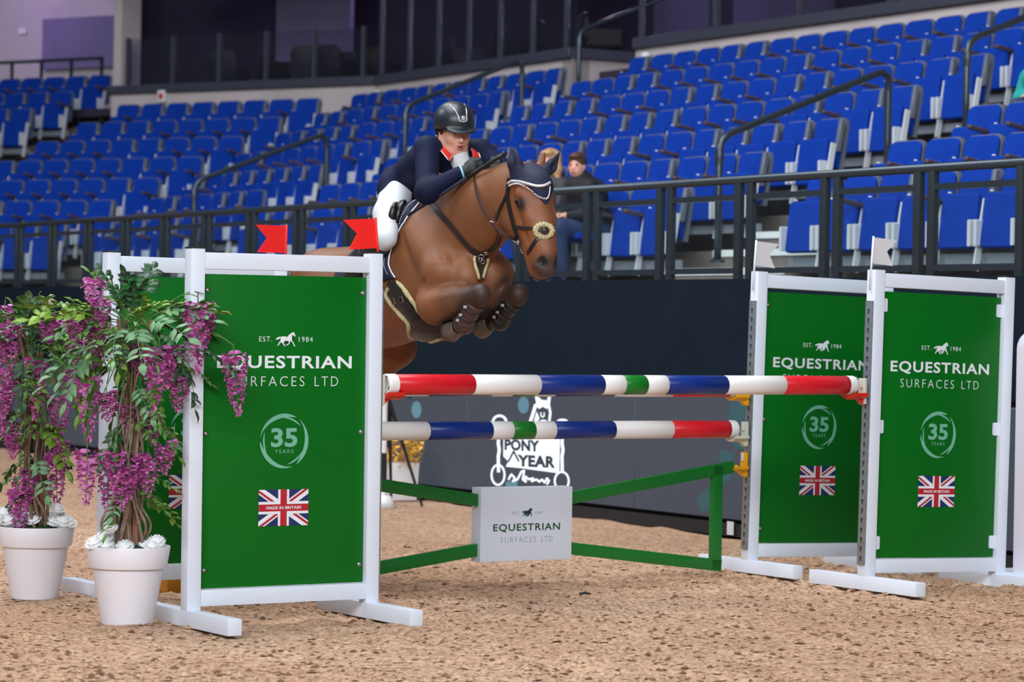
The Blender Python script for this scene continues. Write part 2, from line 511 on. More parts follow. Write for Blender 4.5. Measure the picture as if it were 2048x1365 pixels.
# loose clods kicked up over the sand: nobody could count them
DW_ = 11.33
def clods(n, seed, r0, r1, col, name, label, spread):
    rs = np.random.RandomState(seed)
    ico = [(0, 0, 1), (0.9, 0, 0.35), (0.28, 0.85, 0.35), (-0.72, 0.53, 0.35), (-0.72, -0.53, 0.35), (0.28, -0.85, 0.35)]
    tri = [(0, 1, 2), (0, 2, 3), (0, 3, 4), (0, 4, 5), (0, 5, 1)]
    base_ = np.array(ico, float); T = np.array(tri)
    y = 10.9 + (spread - 10.9) * rs.rand(n) ** 1.5; x = (rs.rand(n) - 0.5) * 0.40 * y
    x = np.minimum(x, (DW_ - 0.3 - y * 0.5157) / 0.8568)
    r = r0 + (r1 - r0) * rs.rand(n) ** 3
    z = sand_height(x, y)
    V = base_[None] * r[:, None, None] * (0.7 + 0.6 * rs.rand(n, 6, 3)) * np.array([1.2, 1.0, 0.75]) + np.stack([x, y, z - 0.15 * r], 1)[:, None]
    F = (T[None] + 6 * np.arange(n)[:, None, None]).reshape(-1, 3)
    me = np_mesh(name, V.reshape(-1, 3), F, col)
    return tag(place(name, me), label, 'sand clods', kind='stuff')
clods(5200, 3, 0.006, 0.026, m_sand, 'sand_clods', 'loose clods of sand scattered over the arena surface', 18)
M['crumb_shade'] = mat('crumb_and_shade_brown', (104, 70, 48), 0.95)  # crumb brown, darkened to stand in for shadowed holes in the sand too
clods(4600, 4, 0.004, 0.019, M['crumb_shade'], 'crumbs_and_shade', 'dark brown fibre crumbs on the sand, also painted shade of its hollows', 17)

# ------------------------------------------------------------------ the arena wall and the stand behind it
UA = Vector((-0.5157, 0.8568, 0)); NA = Vector((0.8568, 0.5157, 0))
RA = Matrix.Rotation(math.atan2(-UA.y, -UA.x), 4, 'Z')          # stand frame: x = -s along the wall, y = distance back, z up
def SA(s, d, z=0.0): return UA * s + NA * d + Vector((0, 0, z))
def wall_px(px, py, d):                                          # pixel -> (s, z) on the wall plane at distance d
    p = on_plane(px, py, NA * d, NA); return p.dot(UA), p.z
S0, S1, DW = 8.0, 41.0, 11.33
wl = thing('wall_arena', 'dark banner wall along the far side of the arena', 'wall', kind='structure', mw=RA)
MB().box(-S1, -S0, DW + 0.02, DW + 0.5, 0, 1.70).build('wall_core', M['kick'], wl)
seg = 3.3
for i in range(10):
    MB().box(-S1 + i * seg + 0.001, -S1 + (i + 1) * seg - 0.001, DW - 0.01, DW + 0.06, 1.0, 1.755).build('banner_panel', M['banner'], wl)
MB().box(-S1, -S0, DW - 0.06, DW + 0.05, 0, 0.085).build('kick_board', M['kick'], wl)
MB().box(-S1, -S0, DW + 0.06, DW + 0.55, 1.70, 1.752).build('wall_coping', M['concrete'], wl)

# LED boards in front of the wall
m_led, nt, b = new_mat('led_screen')
b.inputs['Base Color'].default_value = lin(36, 40, 46); b.inputs['Roughness'].default_value = 0.6
tcl = nt.nodes.new('ShaderNodeTexCoord'); wv = nt.nodes.new('ShaderNodeTexWave'); wv.wave_type = 'BANDS'; wv.bands_direction = 'Z'
wv.inputs['Scale'].default_value = 26; nt.links.new(tcl.outputs['Object'], wv.inputs['Vector'])
rl = nt.nodes.new('ShaderNodeValToRGB'); rl.color_ramp.elements[0].color = lin(64, 75, 92); rl.color_ramp.elements[1].color = lin(92, 100, 114)
nt.links.new(wv.outputs['Fac'], rl.inputs['Fac']); nt.links.new(rl.outputs['Color'], b.inputs['Emission Color']); b.inputs['Emission Strength'].default_value = 0.45
m_led2 = mat('led_screen_dark', (26, 30, 34), 0.5, var=0.2, scale=60)
led = thing('led_board', 'grey lit display board along the foot of the wall with a glowing white show emblem', 'screen', mw=RA)
for i in range(12):
    a0 = -S1 + i * 2.4
    MB().box(a0 + 0.004, a0 + 2.396, DW - 0.055, DW - 0.012, 0.115, 0.965).build('screen_panel', m_led, led, bevel=0.003, seg=1)
dk = thing('led_board', 'dark switched-off display board behind the rightmost green jump wing', 'screen', mw=RA)
for i in range(2):
    a0 = -S1 + 28.8 + i * 2.1
    MB().box(a0 + 0.004, a0 + 2.096, DW - 0.055, DW - 0.012, 0.115, 0.965).build('screen_panel', m_led2, dk, bevel=0.003, seg=1)
DL = DW - 0.0565
m_lw, m_lb, m_lt, m_ld = glow('led_white', (235, 244, 255), 1.5), glow('led_blue', (110, 160, 180), 0.75), glow('led_teal', (46, 96, 104), 0.8), glow('led_ink', (44, 60, 70), 0.8)
def led_poly(mb, pts, d=DL):
    w = [wall_px(x, y, d) for x, y in pts]
    k = [(-s, d, z) for s, z in w]
    ar = sum(k[i][0] * k[(i + 1) % len(k)][2] - k[(i + 1) % len(k)][0] * k[i][2] for i in range(len(k)))
    if ar < 0: k.reverse()
    mb.add(k, [tuple(range(len(k)))])
def led_line(mb, pts, w, d=DL):
    for i in range(len(pts) - 1):
        (x0, y0), (x1, y1) = pts[i], pts[i + 1]; q = math.hypot(x1 - x0, y1 - y0); ex, ey = (x1 - x0) / q, (y1 - y0) / q
        nx, ny = -ey * w / 2, ex * w / 2; x0 -= ex * w * 0.2; y0 -= ey * w * 0.2; x1 += ex * w * 0.2; y1 += ey * w * 0.2
        led_poly(mb, [(x0 + nx, y0 + ny), (x0 - nx, y0 - ny), (x1 - nx, y1 - ny), (x1 + nx, y1 + ny)], d - i * 0.00002)
def led_ring(mb, cx, cy, rx, ry, w, a0=0, a1=360, n=28, d=DL):
    P = [(cx + rx * math.cos(math.radians(a0 + (a1 - a0) * i / n)), cy + ry * math.sin(math.radians(a0 + (a1 - a0) * i / n))) for i in range(n + 1)]
    led_line(mb, P, w, d)
def ell(cx, cy, rx, ry, n=20): return [(cx + rx * math.cos(2 * math.pi * i / n), cy + ry * math.sin(2 * math.pi * i / n)) for i in range(n)]
zp = lambda pts: [(930 + x / 3.9, 780 + y / 3.9) for x, y in pts]
mb = MB()
led_poly(mb, zp([(545, 45), (580, 62), (600, 80), (640, 84), (652, 46), (670, 58), (662, 118), (640, 150), (606, 132), (578, 150), (560, 128)]))
led_line(mb, zp([(552, 118), (530, 190), (506, 262)]), 6.5)
led_line(mb, zp([(652, 110), (666, 180), (656, 262)]), 4.5)
led_poly(mb, zp([(560, 170), (582, 226), (558, 258), (540, 240)])); led_poly(mb, zp(ell(612, 252, 30, 18)))
led_line(mb, zp([(592, 178), (594, 206), (606, 214), (618, 206), (618, 178)]), 2.0)
mb.build('emblem_horse_head', m_lw, led)
mb = MB(); led_ring(mb, *zp([(270, 250)])[0], 13, 12, 4.5, 175, 365); led_poly(mb, zp(ell(760, 250, 44, 24))); mb.build('emblem_stirrup_loop', m_lw, led)
for cx0, cy0, sx in ((258, 665, 0), (755, 712, 1)):
    mb = MB(); led_ring(mb, *zp([(cx0, cy0)])[0], 13 + sx, 20 - 2 * sx, 3.6); mb.build('emblem_bit_ring', m_lw, led)
    mb = MB(); led_line(mb, zp([(cx0 + 8, 330), (cx0 + 2, 420), (cx0 + 10, 470), (cx0 + 2, 520), (cx0 + 4, 640)]), 6); mb.build('emblem_strap', m_lw, led)
mb = MB()
led_poly(mb, zp([(300, 330), (742, 330), (735, 652), (600, 634), (440, 612), (318, 600), (340, 560), (300, 520)]))
mb.build('emblem_plaque', m_lw, led)
def led_text(s, x0, x1, y0, y1, mm, nm, bold=0.055):
    vs, fs = text_shape(s, bold, 1.05); mb = MB()
    k = []
    for u, v in vs:
        px, py = zp([(x0 + (x1 - x0) * u, y1 + (y0 - y1) * v + (u - 0.5) * 14)])[0]
        ss, z = wall_px(px, py, DL - 0.0012); k.append((-ss, DL - 0.0012, z))
    mb.add(k, fs); mb.build(nm, mm, led)
led_text('PONY', 308, 582, 388, 480, m_ld, 'emblem_word')
led_text('YEAR', 408, 706, 512, 606, m_ld, 'emblem_word')
mb = MB(); led_line(mb, zp([(340, 560), (380, 480), (420, 560)]), 4, DL - 0.001); mb.build('emblem_mark', m_ld, led)
mb = MB()
led_line(mb, zp([(340, 700), (362, 660), (390, 690), (372, 716), (410, 700), (440, 640), (462, 630), (450, 700), (476, 720), (470, 676), (500, 700), (534, 690), (520, 716), (560, 700), (580, 720), (600, 700), (622, 726), (640, 690), (656, 712), (640, 738)]), 3.6)
mb.build('emblem_script', m_lw, led)
mb = MB(); led_poly(mb, zp([(320, 716), (410, 716), (412, 780), (318, 780)])); mb.build('emblem_block', m_lb, led)
for c in ((833, 820, 10, 17), (1047, 811, 11, 17)):
    mb = MB(); led_poly(mb, ell(*c)); mb.build('light_spot', m_lb, led)
mb = MB()
led_poly(mb, [(1462, 798), (1490, 796), (1494, 900), (1470, 900), (1452, 860)]); led_poly(mb, [(1440, 900), (1470, 905), (1462, 960), (1432, 975)])
led_poly(mb, [(1392, 1000), (1432, 960), (1440, 1012), (1404, 1026)])
mb.build('teal_patch', m_lt, led)

# glazed railing on top of the wall
DF = DW + 0.17
rl_ = thing('railing', 'dark metal spectator railing with glass panes on top of the arena wall', 'railing', mw=RA)
MB().tube([(-S1, DF, 2.445), (-S0, DF, 2.445)], 0.03, 10).build('handrail', M['rail_dark'], rl_, smooth=True)
pw = 0.975; n_p = int((S1 - S0 - 0.65) / pw)
px_post = MB().box(-0.034, 0.034, -0.022, 0.022, 1.76, 2.43); me_post = make_mesh('post', px_post.v, px_post.f); bevel_mesh(me_post, 0.005); me_post.materials.append(M['rail_dark'])
mb = MB().box(0.10, pw - 0.10, -0.018, 0.018, 2.305, 2.345); me_mid = make_mesh('mid_rail', mb.v, mb.f); me_mid.materials.append(M['rail_dark'])
mb = MB().box(0.10, pw - 0.10, -0.018, 0.018, 1.795, 1.835); me_bot = make_mesh('bottom_rail', mb.v, mb.f); me_bot.materials.append(M['rail_dark'])
mb = MB().box(0.115, pw - 0.115, -0.005, 0.005, 1.835, 2.305); me_pane = make_mesh('glass_pane', mb.v, mb.f); me_pane.materials.append(M['glass'])
for i in range(n_p):
    x = -S1 + 0.61 + i * pw
    T = Matrix.Translation((x, DF, 0))
    for dx in (0.07, pw - 0.07): place('post', me_post, None, rl_, Matrix.Translation((x + dx, DF, 0)))
    place('mid_rail', me_mid, None, rl_, T); place('bottom_rail', me_bot, None, rl_, T); place('glass_pane', me_pane, None, rl_, T)

# terraces
ROWS, D1, RD, RH, ZF = 7, 13.3, 0.8, 0.328, 1.735
V1 = Vector((-5.32, 34.6, 0)); VSTEP = Vector((0.455, 0.80, 0))
def Vk(k): return V1 + VSTEP * (k - 1)
def floor_z(k): return ZF + RH * (k - 1)
UB = Vector((-0.85, 0.527, 0)).normalized(); NB = Vector((-UB.y * -1, -UB.x, 0)); NB = Vector((0.527, 0.85, 0)).normalized()
RB = Matrix.Rotation(math.atan2(-UB.y, -UB.x), 4, 'Z')
ter = thing('floor_terrace', 'stepped concrete terrace under the blue seats', 'terrace', kind='structure', mw=RA)
MB().box(-S1, -S0, DW + 0.45, D1 - 0.48, 1.2, ZF).build('terrace_tread', M['concrete'], ter)
for k in range(1, ROWS + 1):
    d = D1 + RD * (k - 1)
    MB().box(-Vk(k).dot(UA) - 0.3, -9.0, d - 0.48, d + 0.34, 1.2, floor_z(k)).build('terrace_tread', M['concrete'], ter)
terb = thing('floor_corner_terrace', 'stepped concrete terrace under the corner block of seats', 'terrace', kind='structure', mw=RB)
IB = RB.inverted()
def inB(p): return IB @ p
for k in range(1, 10):
    c = inB(Vk(k))
    MB().box(c.x - 11.5, c.x + (0.1 if k < 8 else -3.9), c.y - 0.5, c.y + 0.44, 1.2, floor_z(k)).build('terrace_tread', M['concrete'], terb)

# ------------------------------------------------------------------ tip-up seats
def seat_proto(kind):
    t = bpy.data.objects.new('tip_up_seat', None); COL.objects.link(t)
    tl = Matrix.Translation((0, 0.05, 0.42)) @ Matrix.Rotation(math.radians(-9), 4, 'X')
    MB().prism(round_rect(-0.212, 0.212, -0.02, 0.45, 0.07, 3, True), 0.0, 0.035).build('back_shell', M['seat_shell'], t, local=tl)
    MB().prism(round_rect(-0.198, 0.198, 0.0, 0.436, 0.062, 3, True), -0.03, 0.0).build('backrest', M['seat_blue'], t, bevel=0.008, seg=1, local=tl)
    if kind == 'down':
        tp = Matrix.Translation((0, -0.02, 0.42)) @ Matrix.Rotation(math.radians(84), 4, 'X')
    else:
        tp = Matrix.Translation((0, -0.10, 0.275)) @ Matrix.Rotation(math.radians(-7), 4, 'X')
    p = MB().prism(round_rect(-0.195, 0.195, 0.0, 0.40, 0.03, 2), -0.035, 0.025).build('seat_pan', M['seat_blue'], t, bevel=0.012, seg=1, local=tp)
    MB().lathe([(0.0, 0.012), (0.014, 0.008), (0.016, 0.0)], 8).build('knob', M['seat_metal'], p, smooth=True, local=Matrix.Translation((-0.13, -0.02, 0.405)))
    for sx in (-1, 1):
        MB().prism(round_rect(sx * 0.196 - 0.015, sx * 0.196 + 0.015, 0.29, 0.48, 0.010, 2), -0.168, -0.09).build('hinge_cover', M['seat_metal'], t)
    MB().bar((0.232, -0.13, 0.12), (0.232, -0.04, 0.63), 0.018, 0.05, (0, 1, 0)).build('upright', M['seat_metal'], t)
    if kind == 'armup':
        MB().bar((0.232, 0.0, 0.56), (0.232, 0.05, 0.84), 0.045, 0.05, (0, 1, 0)).build('armrest', M['seat_shell'], t, bevel=0.008, seg=1)
    else:
        MB().bar((0.232, 0.05, 0.60), (0.232, -0.27, 0.655), 0.05, 0.035).build('armrest', M['arm'], t, bevel=0.008, seg=1)
    MB().box(-0.23, 0.23, -0.06, 0.02, 0.17, 0.245).build('beam', M['seat_beam'], t)
    return t
protos = {k: seat_proto(k) for k in ('armdown', 'armup', 'down')}
ORD = ['first', 'second', 'third', 'fourth', 'fifth', 'sixth', 'seventh', 'eighth', 'ninth', 'tenth', 'eleventh', 'twelfth', 'thirteenth',
       'fourteenth', 'fifteenth', 'sixteenth', 'seventeenth', 'eighteenth', 'nineteenth', 'twentieth', 'twenty-first', 'twenty-second', 'twenty-third']
used = set()
SEATP = 0.46
rsx = random.Random(8)
OCC = {}
def put_seat(pos, R, label, group, kind=None):
    q = project(pos + Vector((0, 0, 0.5)))
    if q[0] < -130 or q[0] > 2200 or q[1] < -110: return
    kind = kind or ('armup' if rsx.random() < 0.45 else 'armdown')
    o = protos[kind] if kind not in used else copy_tree(protos[kind])
    used.add(kind)
    o.matrix_world = Matrix.Translation(pos) @ R
    tag(o, label, 'seat', group)
    return o
def row_word(k): return 'front row' if k == 1 else ORD[k - 1] + ' row up'
spec_px = [(1118, 400), (1168, 400)]
for k in range(1, ROWS + 1):
    d = D1 + RD * (k - 1); z = floor_z(k)
    sv = Vk(k).dot(UA)
    for blk, s0, s1, word, dr in (('A', 17.85, 12.5, 'right-hand block', -1), ('B', 19.42, 28.05, 'middle block', 1), ('C', 29.1, sv - 0.1, 'left-hand block', 1)):
        n = int(abs(s1 - s0) / SEATP)
        for i in range(n):
            s = s0 + dr * (i + 0.5) * SEATP
            pos = SA(s, d, z)
            ql = project(SA(s, d - 0.1, z + 0.9)); kind = None
            if k == 1 and blk == 'B':
                for j, (a_, b_) in enumerate(spec_px):
                    if abs(ql[0] - a_) < 27 and j not in OCC: OCC[j] = (s, d, z); kind = 'down'; break
            if k == 4 and blk == 'A' and 'child' not in OCC and ql[0] > 2040: OCC['child'] = (s, d, z); kind = 'down'
            end = 'left' if blk == 'A' else 'right'
            put_seat(pos, RA, f'blue tip-up seat, {row_word(k)}, {ORD[i]} from the {end} end of {word}', 'blue tip-up seats of the stand', kind)
for k in range(1, 10):
    for blk, t0, n, word in (('D', 0.2, 8, 'corner block'), ('E', 5.45, 6, 'far-left block')):
        if blk == 'D' and k > 7: continue
        for i in range(n):
            pos = Vk(k) + UB * (t0 + (i + 0.5) * SEATP) + Vector((0, 0, floor_z(k)))
            put_seat(pos, RB, f'blue tip-up seat, {row_word(k)}, {ORD[i]} from the right end of {word}', 'blue tip-up seats of the stand')

# steps with white edges
def flight(name, label, R, x0, x1, d_of, k0, k1):
    t = thing(name, label, 'stairs', kind='structure', mw=R)
    for k in range(k0, k1 + 1):
        for h in (0, 1):
            y, z = d_of(k, h), floor_z(k) + RH * (0.5 * h) - (0.0 if h else 0.0)
            if h: MB().box(x0, x1, y, y + 0.42, z - 0.3, z).build('step', M['concrete'], t)
            MB().box(x0, x1, y - 0.012, y + 0.055, z - 0.05, z + 0.006).build('step_edge', M['step_white'], t)
flight('stairs_stand', 'concrete aisle steps with white edges climbing between the blue seats', RA, -19.40, -17.87, lambda k, h: D1 + RD * (k - 1) - 0.48 + 0.4 * h, 1, 7)
flight('stairs_stand', 'aisle steps between the middle block and the block near the corner', RA, -29.07, -28.07, lambda k, h: D1 + RD * (k - 1) - 0.48 + 0.4 * h, 1, 7)
cB = inB(Vk(1))
flight('stairs_corner', 'white-edged steps climbing beside the far left block of seats', RB, cB.x - 5.35, cB.x - 3.95, lambda k, h: inB(Vk(k)).y - 0.5 + 0.46 * h, 1, 8)
MB_front = MB().box(-19.5, -17.6, D1 - 1.05, D1 - 0.5, 1.70, ZF + 0.02)
MB_front.build('step_edge', M['step_white'], bpy.data.objects['stairs_stand'])

# handrails on the aisles
def handrail(label, lo, hi):
    P = lambda p, h: Vector(p) + Vector((0, 0, h))
    lo, hi = Vector(lo), Vector(hi)
    t = thing('aisle_handrail', label, 'handrail', lo)
    a, b = P(lo, 1.0), P(hi, 1.0); e = (b - a).normalized()
    pts = [lo, P(lo, 0.5), P(lo, 0.9), a - Vector((0, 0, 0.03)) + e * 0.03, a + e * 0.10] + [a.lerp(b, q) for q in (0.3, 0.6)] + [b - e * 0.16, b - e * 0.07 - Vector((0, 0, 0.01)), b - Vector((0, 0, 0.07)), P(hi, 0.8), P(hi, 0.4), hi]
    MB().tube([p - lo for p in pts], 0.03, 8).build('rail', M['rail_dark'], t, smooth=True)
    for p in (lo, hi):
        MB().lathe([(0.0, 0.02), (0.06, 0.02), (0.06, 0.0)], 10).build('base_plate', M['rail_dark'], t, local=Matrix.Translation(p - lo))
    MB().lathe([(0.036, 0.06), (0.038, 0.0), (0.036, -0.06)], 10).build('joint_sleeve', M['rail_dark'], t, local=Matrix.Translation((0, 0, 0.85)))
handrail('dark tubular handrail at the lower white-edged steps', SA(18.75, 13.2, 1.95), SA(18.8, 14.95, 2.62))
handrail('dark tubular handrail higher up, cut by the right edge of the picture', SA(18.75, 15.75, 2.9), SA(18.75, 17.4, 3.55))
handrail('dark tubular handrail above the rider, upper part of the stand', SA(28.9, 15.9, 2.95), SA(28.95, 17.5, 3.6))
handrail('dark tubular handrail at the foot of the stand left of the rider', SA(29.02, 13.3, 1.97), SA(29.02, 14.95, 2.6))

s_a, z_a = wall_px(1157, 165, 18.6)
handrail('dark tubular handrail climbing into the gap in the concourse wall', SA(s_a, 18.6, 4.05), SA(s_a, 20.6, 4.85))
# ------------------------------------------------------------------ concourse and glazed suites above the seats
DC, ZL = 19.05, 4.94
s_v = (Vk(8) + VSTEP * 0.1).dot(UA)
s_n0 = wall_px(1146, 92, DC)[0]; s_n1 = wall_px(1272, 76, DC)[0]
con = thing('wall_concourse', 'pale concourse wall with a dark ledge above the top row', 'wall', kind='structure', mw=RA)
for a, b_, nm in ((s_v, s_n0, 1), (s_n1, 12.0, 2)):
    MB().box(-a, -b_, DC, DC + 0.25, 3.3, ZL - 0.13).build('wall_face', M['pale_wall'], con)
    MB().box(-a, -b_, DC - 0.06, DC + 0.4, ZL - 0.13, ZL).build('ledge', M['ledge'], con, bevel=0.01, seg=1)
MB().box(-s_n0 - 0.25, -s_n0, DC, DC + 2.2, 3.3, ZL - 0.13).build('wall_face', M['pale_wall'], con)
MB().box(-s_n0 - 0.3, -s_n0 + 0.06, DC, DC + 2.2, ZL - 0.13, ZL).build('ledge', M['ledge'], con)
MB().box(-s_n0, -s_n1, DC + 1.9, DC + 2.1, 3.3, ZL - 0.13).build('wall_face', M['pale_wall'], con)
conb = thing('wall_corner_concourse', 'pale concourse wall of the corner with a dark ledge', 'wall', kind='structure', mw=RB)
c8 = inB(Vk(8) + VSTEP * 0.1)
MB().box(c8.x - 4.7, c8.x + 0.1, c8.y, c8.y + 0.25, 3.3, ZL - 0.13).build('wall_face', M['pale_wall'], conb)
MB().box(c8.x - 4.76, c8.x + 0.1, c8.y - 0.06, c8.y + 0.4, ZL - 0.13, ZL).build('ledge', M['ledge'], conb, bevel=0.01, seg=1)
# suite floors, back walls
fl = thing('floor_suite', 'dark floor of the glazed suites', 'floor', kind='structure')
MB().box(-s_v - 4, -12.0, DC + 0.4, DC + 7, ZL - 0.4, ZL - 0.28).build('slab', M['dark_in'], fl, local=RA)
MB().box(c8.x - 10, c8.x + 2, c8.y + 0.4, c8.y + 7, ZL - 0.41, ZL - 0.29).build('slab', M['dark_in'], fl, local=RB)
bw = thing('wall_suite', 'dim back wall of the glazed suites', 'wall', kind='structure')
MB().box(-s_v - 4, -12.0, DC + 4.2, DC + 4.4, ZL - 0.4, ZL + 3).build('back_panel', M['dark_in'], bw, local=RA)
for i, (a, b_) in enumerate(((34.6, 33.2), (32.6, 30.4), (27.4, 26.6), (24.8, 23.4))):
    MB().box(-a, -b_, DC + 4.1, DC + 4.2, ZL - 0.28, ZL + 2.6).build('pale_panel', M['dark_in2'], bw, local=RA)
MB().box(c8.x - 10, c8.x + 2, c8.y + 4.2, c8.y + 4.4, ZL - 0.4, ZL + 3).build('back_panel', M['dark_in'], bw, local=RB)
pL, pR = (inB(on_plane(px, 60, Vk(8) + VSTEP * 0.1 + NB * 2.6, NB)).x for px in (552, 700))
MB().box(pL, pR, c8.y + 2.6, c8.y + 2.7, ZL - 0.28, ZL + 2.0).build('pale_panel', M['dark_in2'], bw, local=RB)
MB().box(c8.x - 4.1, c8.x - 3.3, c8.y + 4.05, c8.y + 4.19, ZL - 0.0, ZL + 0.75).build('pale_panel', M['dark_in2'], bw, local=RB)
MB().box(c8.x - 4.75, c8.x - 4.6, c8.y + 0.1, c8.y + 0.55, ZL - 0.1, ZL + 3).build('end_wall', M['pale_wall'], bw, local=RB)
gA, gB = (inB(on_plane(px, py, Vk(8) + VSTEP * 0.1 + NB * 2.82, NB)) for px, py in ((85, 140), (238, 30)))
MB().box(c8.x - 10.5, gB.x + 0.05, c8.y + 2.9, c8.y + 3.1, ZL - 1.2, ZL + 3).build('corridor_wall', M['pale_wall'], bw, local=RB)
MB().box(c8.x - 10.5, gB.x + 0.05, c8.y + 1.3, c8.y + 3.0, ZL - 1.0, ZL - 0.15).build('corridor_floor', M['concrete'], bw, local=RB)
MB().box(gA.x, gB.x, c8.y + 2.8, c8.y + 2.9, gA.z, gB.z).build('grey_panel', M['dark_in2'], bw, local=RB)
ce = thing('ceiling_light_block', 'unseen ceiling slab added above the suites to block the floodlights', 'ceiling', kind='structure')  # unseen overhanging slabs added to keep the floodlight out of the suites
MB().box(-s_v - 6, -12.0, DC - 0.9, DC + 7, ZL + 2.0, ZL + 2.2).build('block_slab', M['dark_in'], ce, local=RA)
MB().box(c8.x - 4.9, c8.x + 3, c8.y - 1.2, c8.y + 7, ZL + 2.0, ZL + 2.2).build('block_slab', M['dark_in'], ce, local=RB)
# glazed balustrades
gl = thing('glass_balustrade', 'tall glazed front of the suites with grey posts', 'balustrade')
s = s_v - 0.1
while s > s_n0 + 0.2:
    MB().box(-s - 0.02, -s + 0.02, DC + 0.05, DC + 0.12, ZL, ZL + 1.5).build('post', M['ledge'], gl, local=RA)
    MB().box(-s + 0.03, -max(s - 0.79, s_n0) - 0.03, DC + 0.08, DC + 0.09, ZL + 0.02, ZL + 1.5).build('glass_pane', M['glass_suite'], gl, local=RA)
    s -= 0.82
s = s_n1
while s > 14:
    MB().box(-s - 0.02, -s + 0.02, DC + 0.05, DC + 0.12, ZL, ZL + 1.5).build('post', M['ledge'], gl, local=RA)
    MB().box(-s + 0.03, -s + 1.57, DC + 0.08, DC + 0.09, ZL + 0.02, ZL + 1.5).build('glass_pane', M['glass_suite'], gl, local=RA)
    s -= 1.6
glb = thing('glass_balustrade', 'low glass balustrade on the corner ledge at the upper left', 'balustrade')
for i in range(6):
    x = c8.x - 0.15 - i * 0.86
    MB().box(x - 0.025, x + 0.025, c8.y + 0.05, c8.y + 0.12, ZL, ZL + 0.72).build('post', M['ledge'], glb, local=RB)
    if i < 5: MB().box(x - 0.83, x - 0.03, c8.y + 0.08, c8.y + 0.09, ZL + 0.02, ZL + 0.70).build('glass_pane', M['glass_suite'], glb, local=RB)
# black chairs behind the glass
def suite_chair():
    t = bpy.data.objects.new('tub_chair', None); COL.objects.link(t)
    MB().prism(round_rect(-0.25, 0.25, 0.42, 0.86, 0.12, 4), 0.20, 0.26).build('backrest', M['black_fab'], t, bevel=0.02)
    MB().prism(round_rect(-0.25, 0.25, 0.38, 0.48, 0.04, 2), -0.25, 0.24).build('seat', M['black_fab'], t, bevel=0.01, seg=1)
    for sx in (-1, 1):
        MB().prism([(sx * 0.25 - 0.02, 0.44), (sx * 0.25 + 0.02, 0.44), (sx * 0.25 + 0.02, 0.64), (sx * 0.25 - 0.02, 0.64)], -0.22, 0.22).build('arm', M['black_fab'], t)
        for sy in (-1, 1):
            MB().tube([(sx * 0.2, sy * 0.2, 0.4), (sx * 0.25, sy * 0.25, 0.0)], 0.011, 6).build('leg', M['chrome'], t)
    return t
cp_ = suite_chair(); first = True
ch_px = [(706, 100), (758, 96), (866, 78), (934, 72), (1030, 58), (1102, 46), (1200, 40)]
for i, (px, py) in enumerate(ch_px):
    p = on_plane(px, py, NA * (DC + 1.0), NA)
    o = cp_ if first else copy_tree(cp_); first = False
    o.matrix_world = Matrix.Translation((p.x, p.y, ZL - 0.28)) @ RA @ Matrix.Rotation(math.pi + rsx.uniform(-0.5, 0.5), 4, 'Z')
    tag(o, f'black tub chair behind the suite glass above the rider, {ORD[i]} from the left', 'chair', 'black chairs in the suites')
for i, px in enumerate((455, 560, 622, 668)):
    p = on_plane(px, 100, Vk(8) + NB * 1.2, NB)
    o = copy_tree(cp_); o.matrix_world = Matrix.Translation((p.x, p.y, ZL - 0.28)) @ RB @ Matrix.Rotation(math.pi + rsx.uniform(-0.5, 0.5), 4, 'Z')
    tag(o, f'black tub chair behind the low corner balustrade, {ORD[i]} from the left', 'chair', 'black chairs in the suites')
# rail in the corridor at the upper left
cr_ = thing('corridor_rail', 'dark rail with posts in front of the purple-lit corridor at the upper left', 'railing', mw=RB)
x1 = inB(on_plane(206, 85, Vk(8) + VSTEP * 0.1 + NB * 1.4, NB)).x; yy = c8.y + 1.4; zt = ZL + 0.62
MB().box(x1 - 5, x1, yy - 0.02, yy + 0.02, zt - 0.05, zt).build('handrail', M['rail_dark'], cr_)
for i in range(5):
    MB().box(x1 - i * 0.62 - 0.04, x1 - i * 0.62, yy - 0.02, yy + 0.02, ZL - 0.6, zt).build('post', M['rail_dark'], cr_)
for s_, z_ in ((s_v - 0.3, ZL - 0.35), (s_n1 - 0.35, ZL - 0.32)):
    t = thing('wall_sensor', 'small grey camera post on the concourse wall ' + ('above the left handrail' if s_ > s_n0 else 'at the top right block'), 'camera', SA(s_, DC - 0.08, z_))
    MB().lathe([(0.02, -0.25), (0.02, 0.0)], 8).build('stem', M['seat_beam'], t)
    MB().lathe([(0.0, 0.13), (0.06, 0.12), (0.07, 0.02), (0.05, 0.0), (0.0, 0.0)], 10).build('dome', M['white_dull'], t, smooth=True)
p = on_plane(326, 193, Vk(8) + VSTEP * 0.1 - NB * 0.02, NB)
t = thing('call_point', 'white wall box with a red disc on the concourse wall', 'alarm', mw=Matrix.Translation(p) @ RB)
MB().box(-0.07, 0.07, -0.05, 0.02, -0.09, 0.09).build('box', M['white_dull'], t, bevel=0.008)
MB().prism(ell(0, 0, 0.04, 0.045), -0.058, -0.05).build('red_disc', M['cup_red'], t)
p = on_plane(46, 62, (Vk(8) + VSTEP * 0.1) + NB * 2.85, NB)
tag(MB().box(-0.075, 0.075, -0.03, 0.0, -0.05, 0.05).build('wall_notice', M['white_dull'], None, local=Matrix.Translation(p) @ RB), 'small white notice on the purple-lit corridor wall', 'sign')
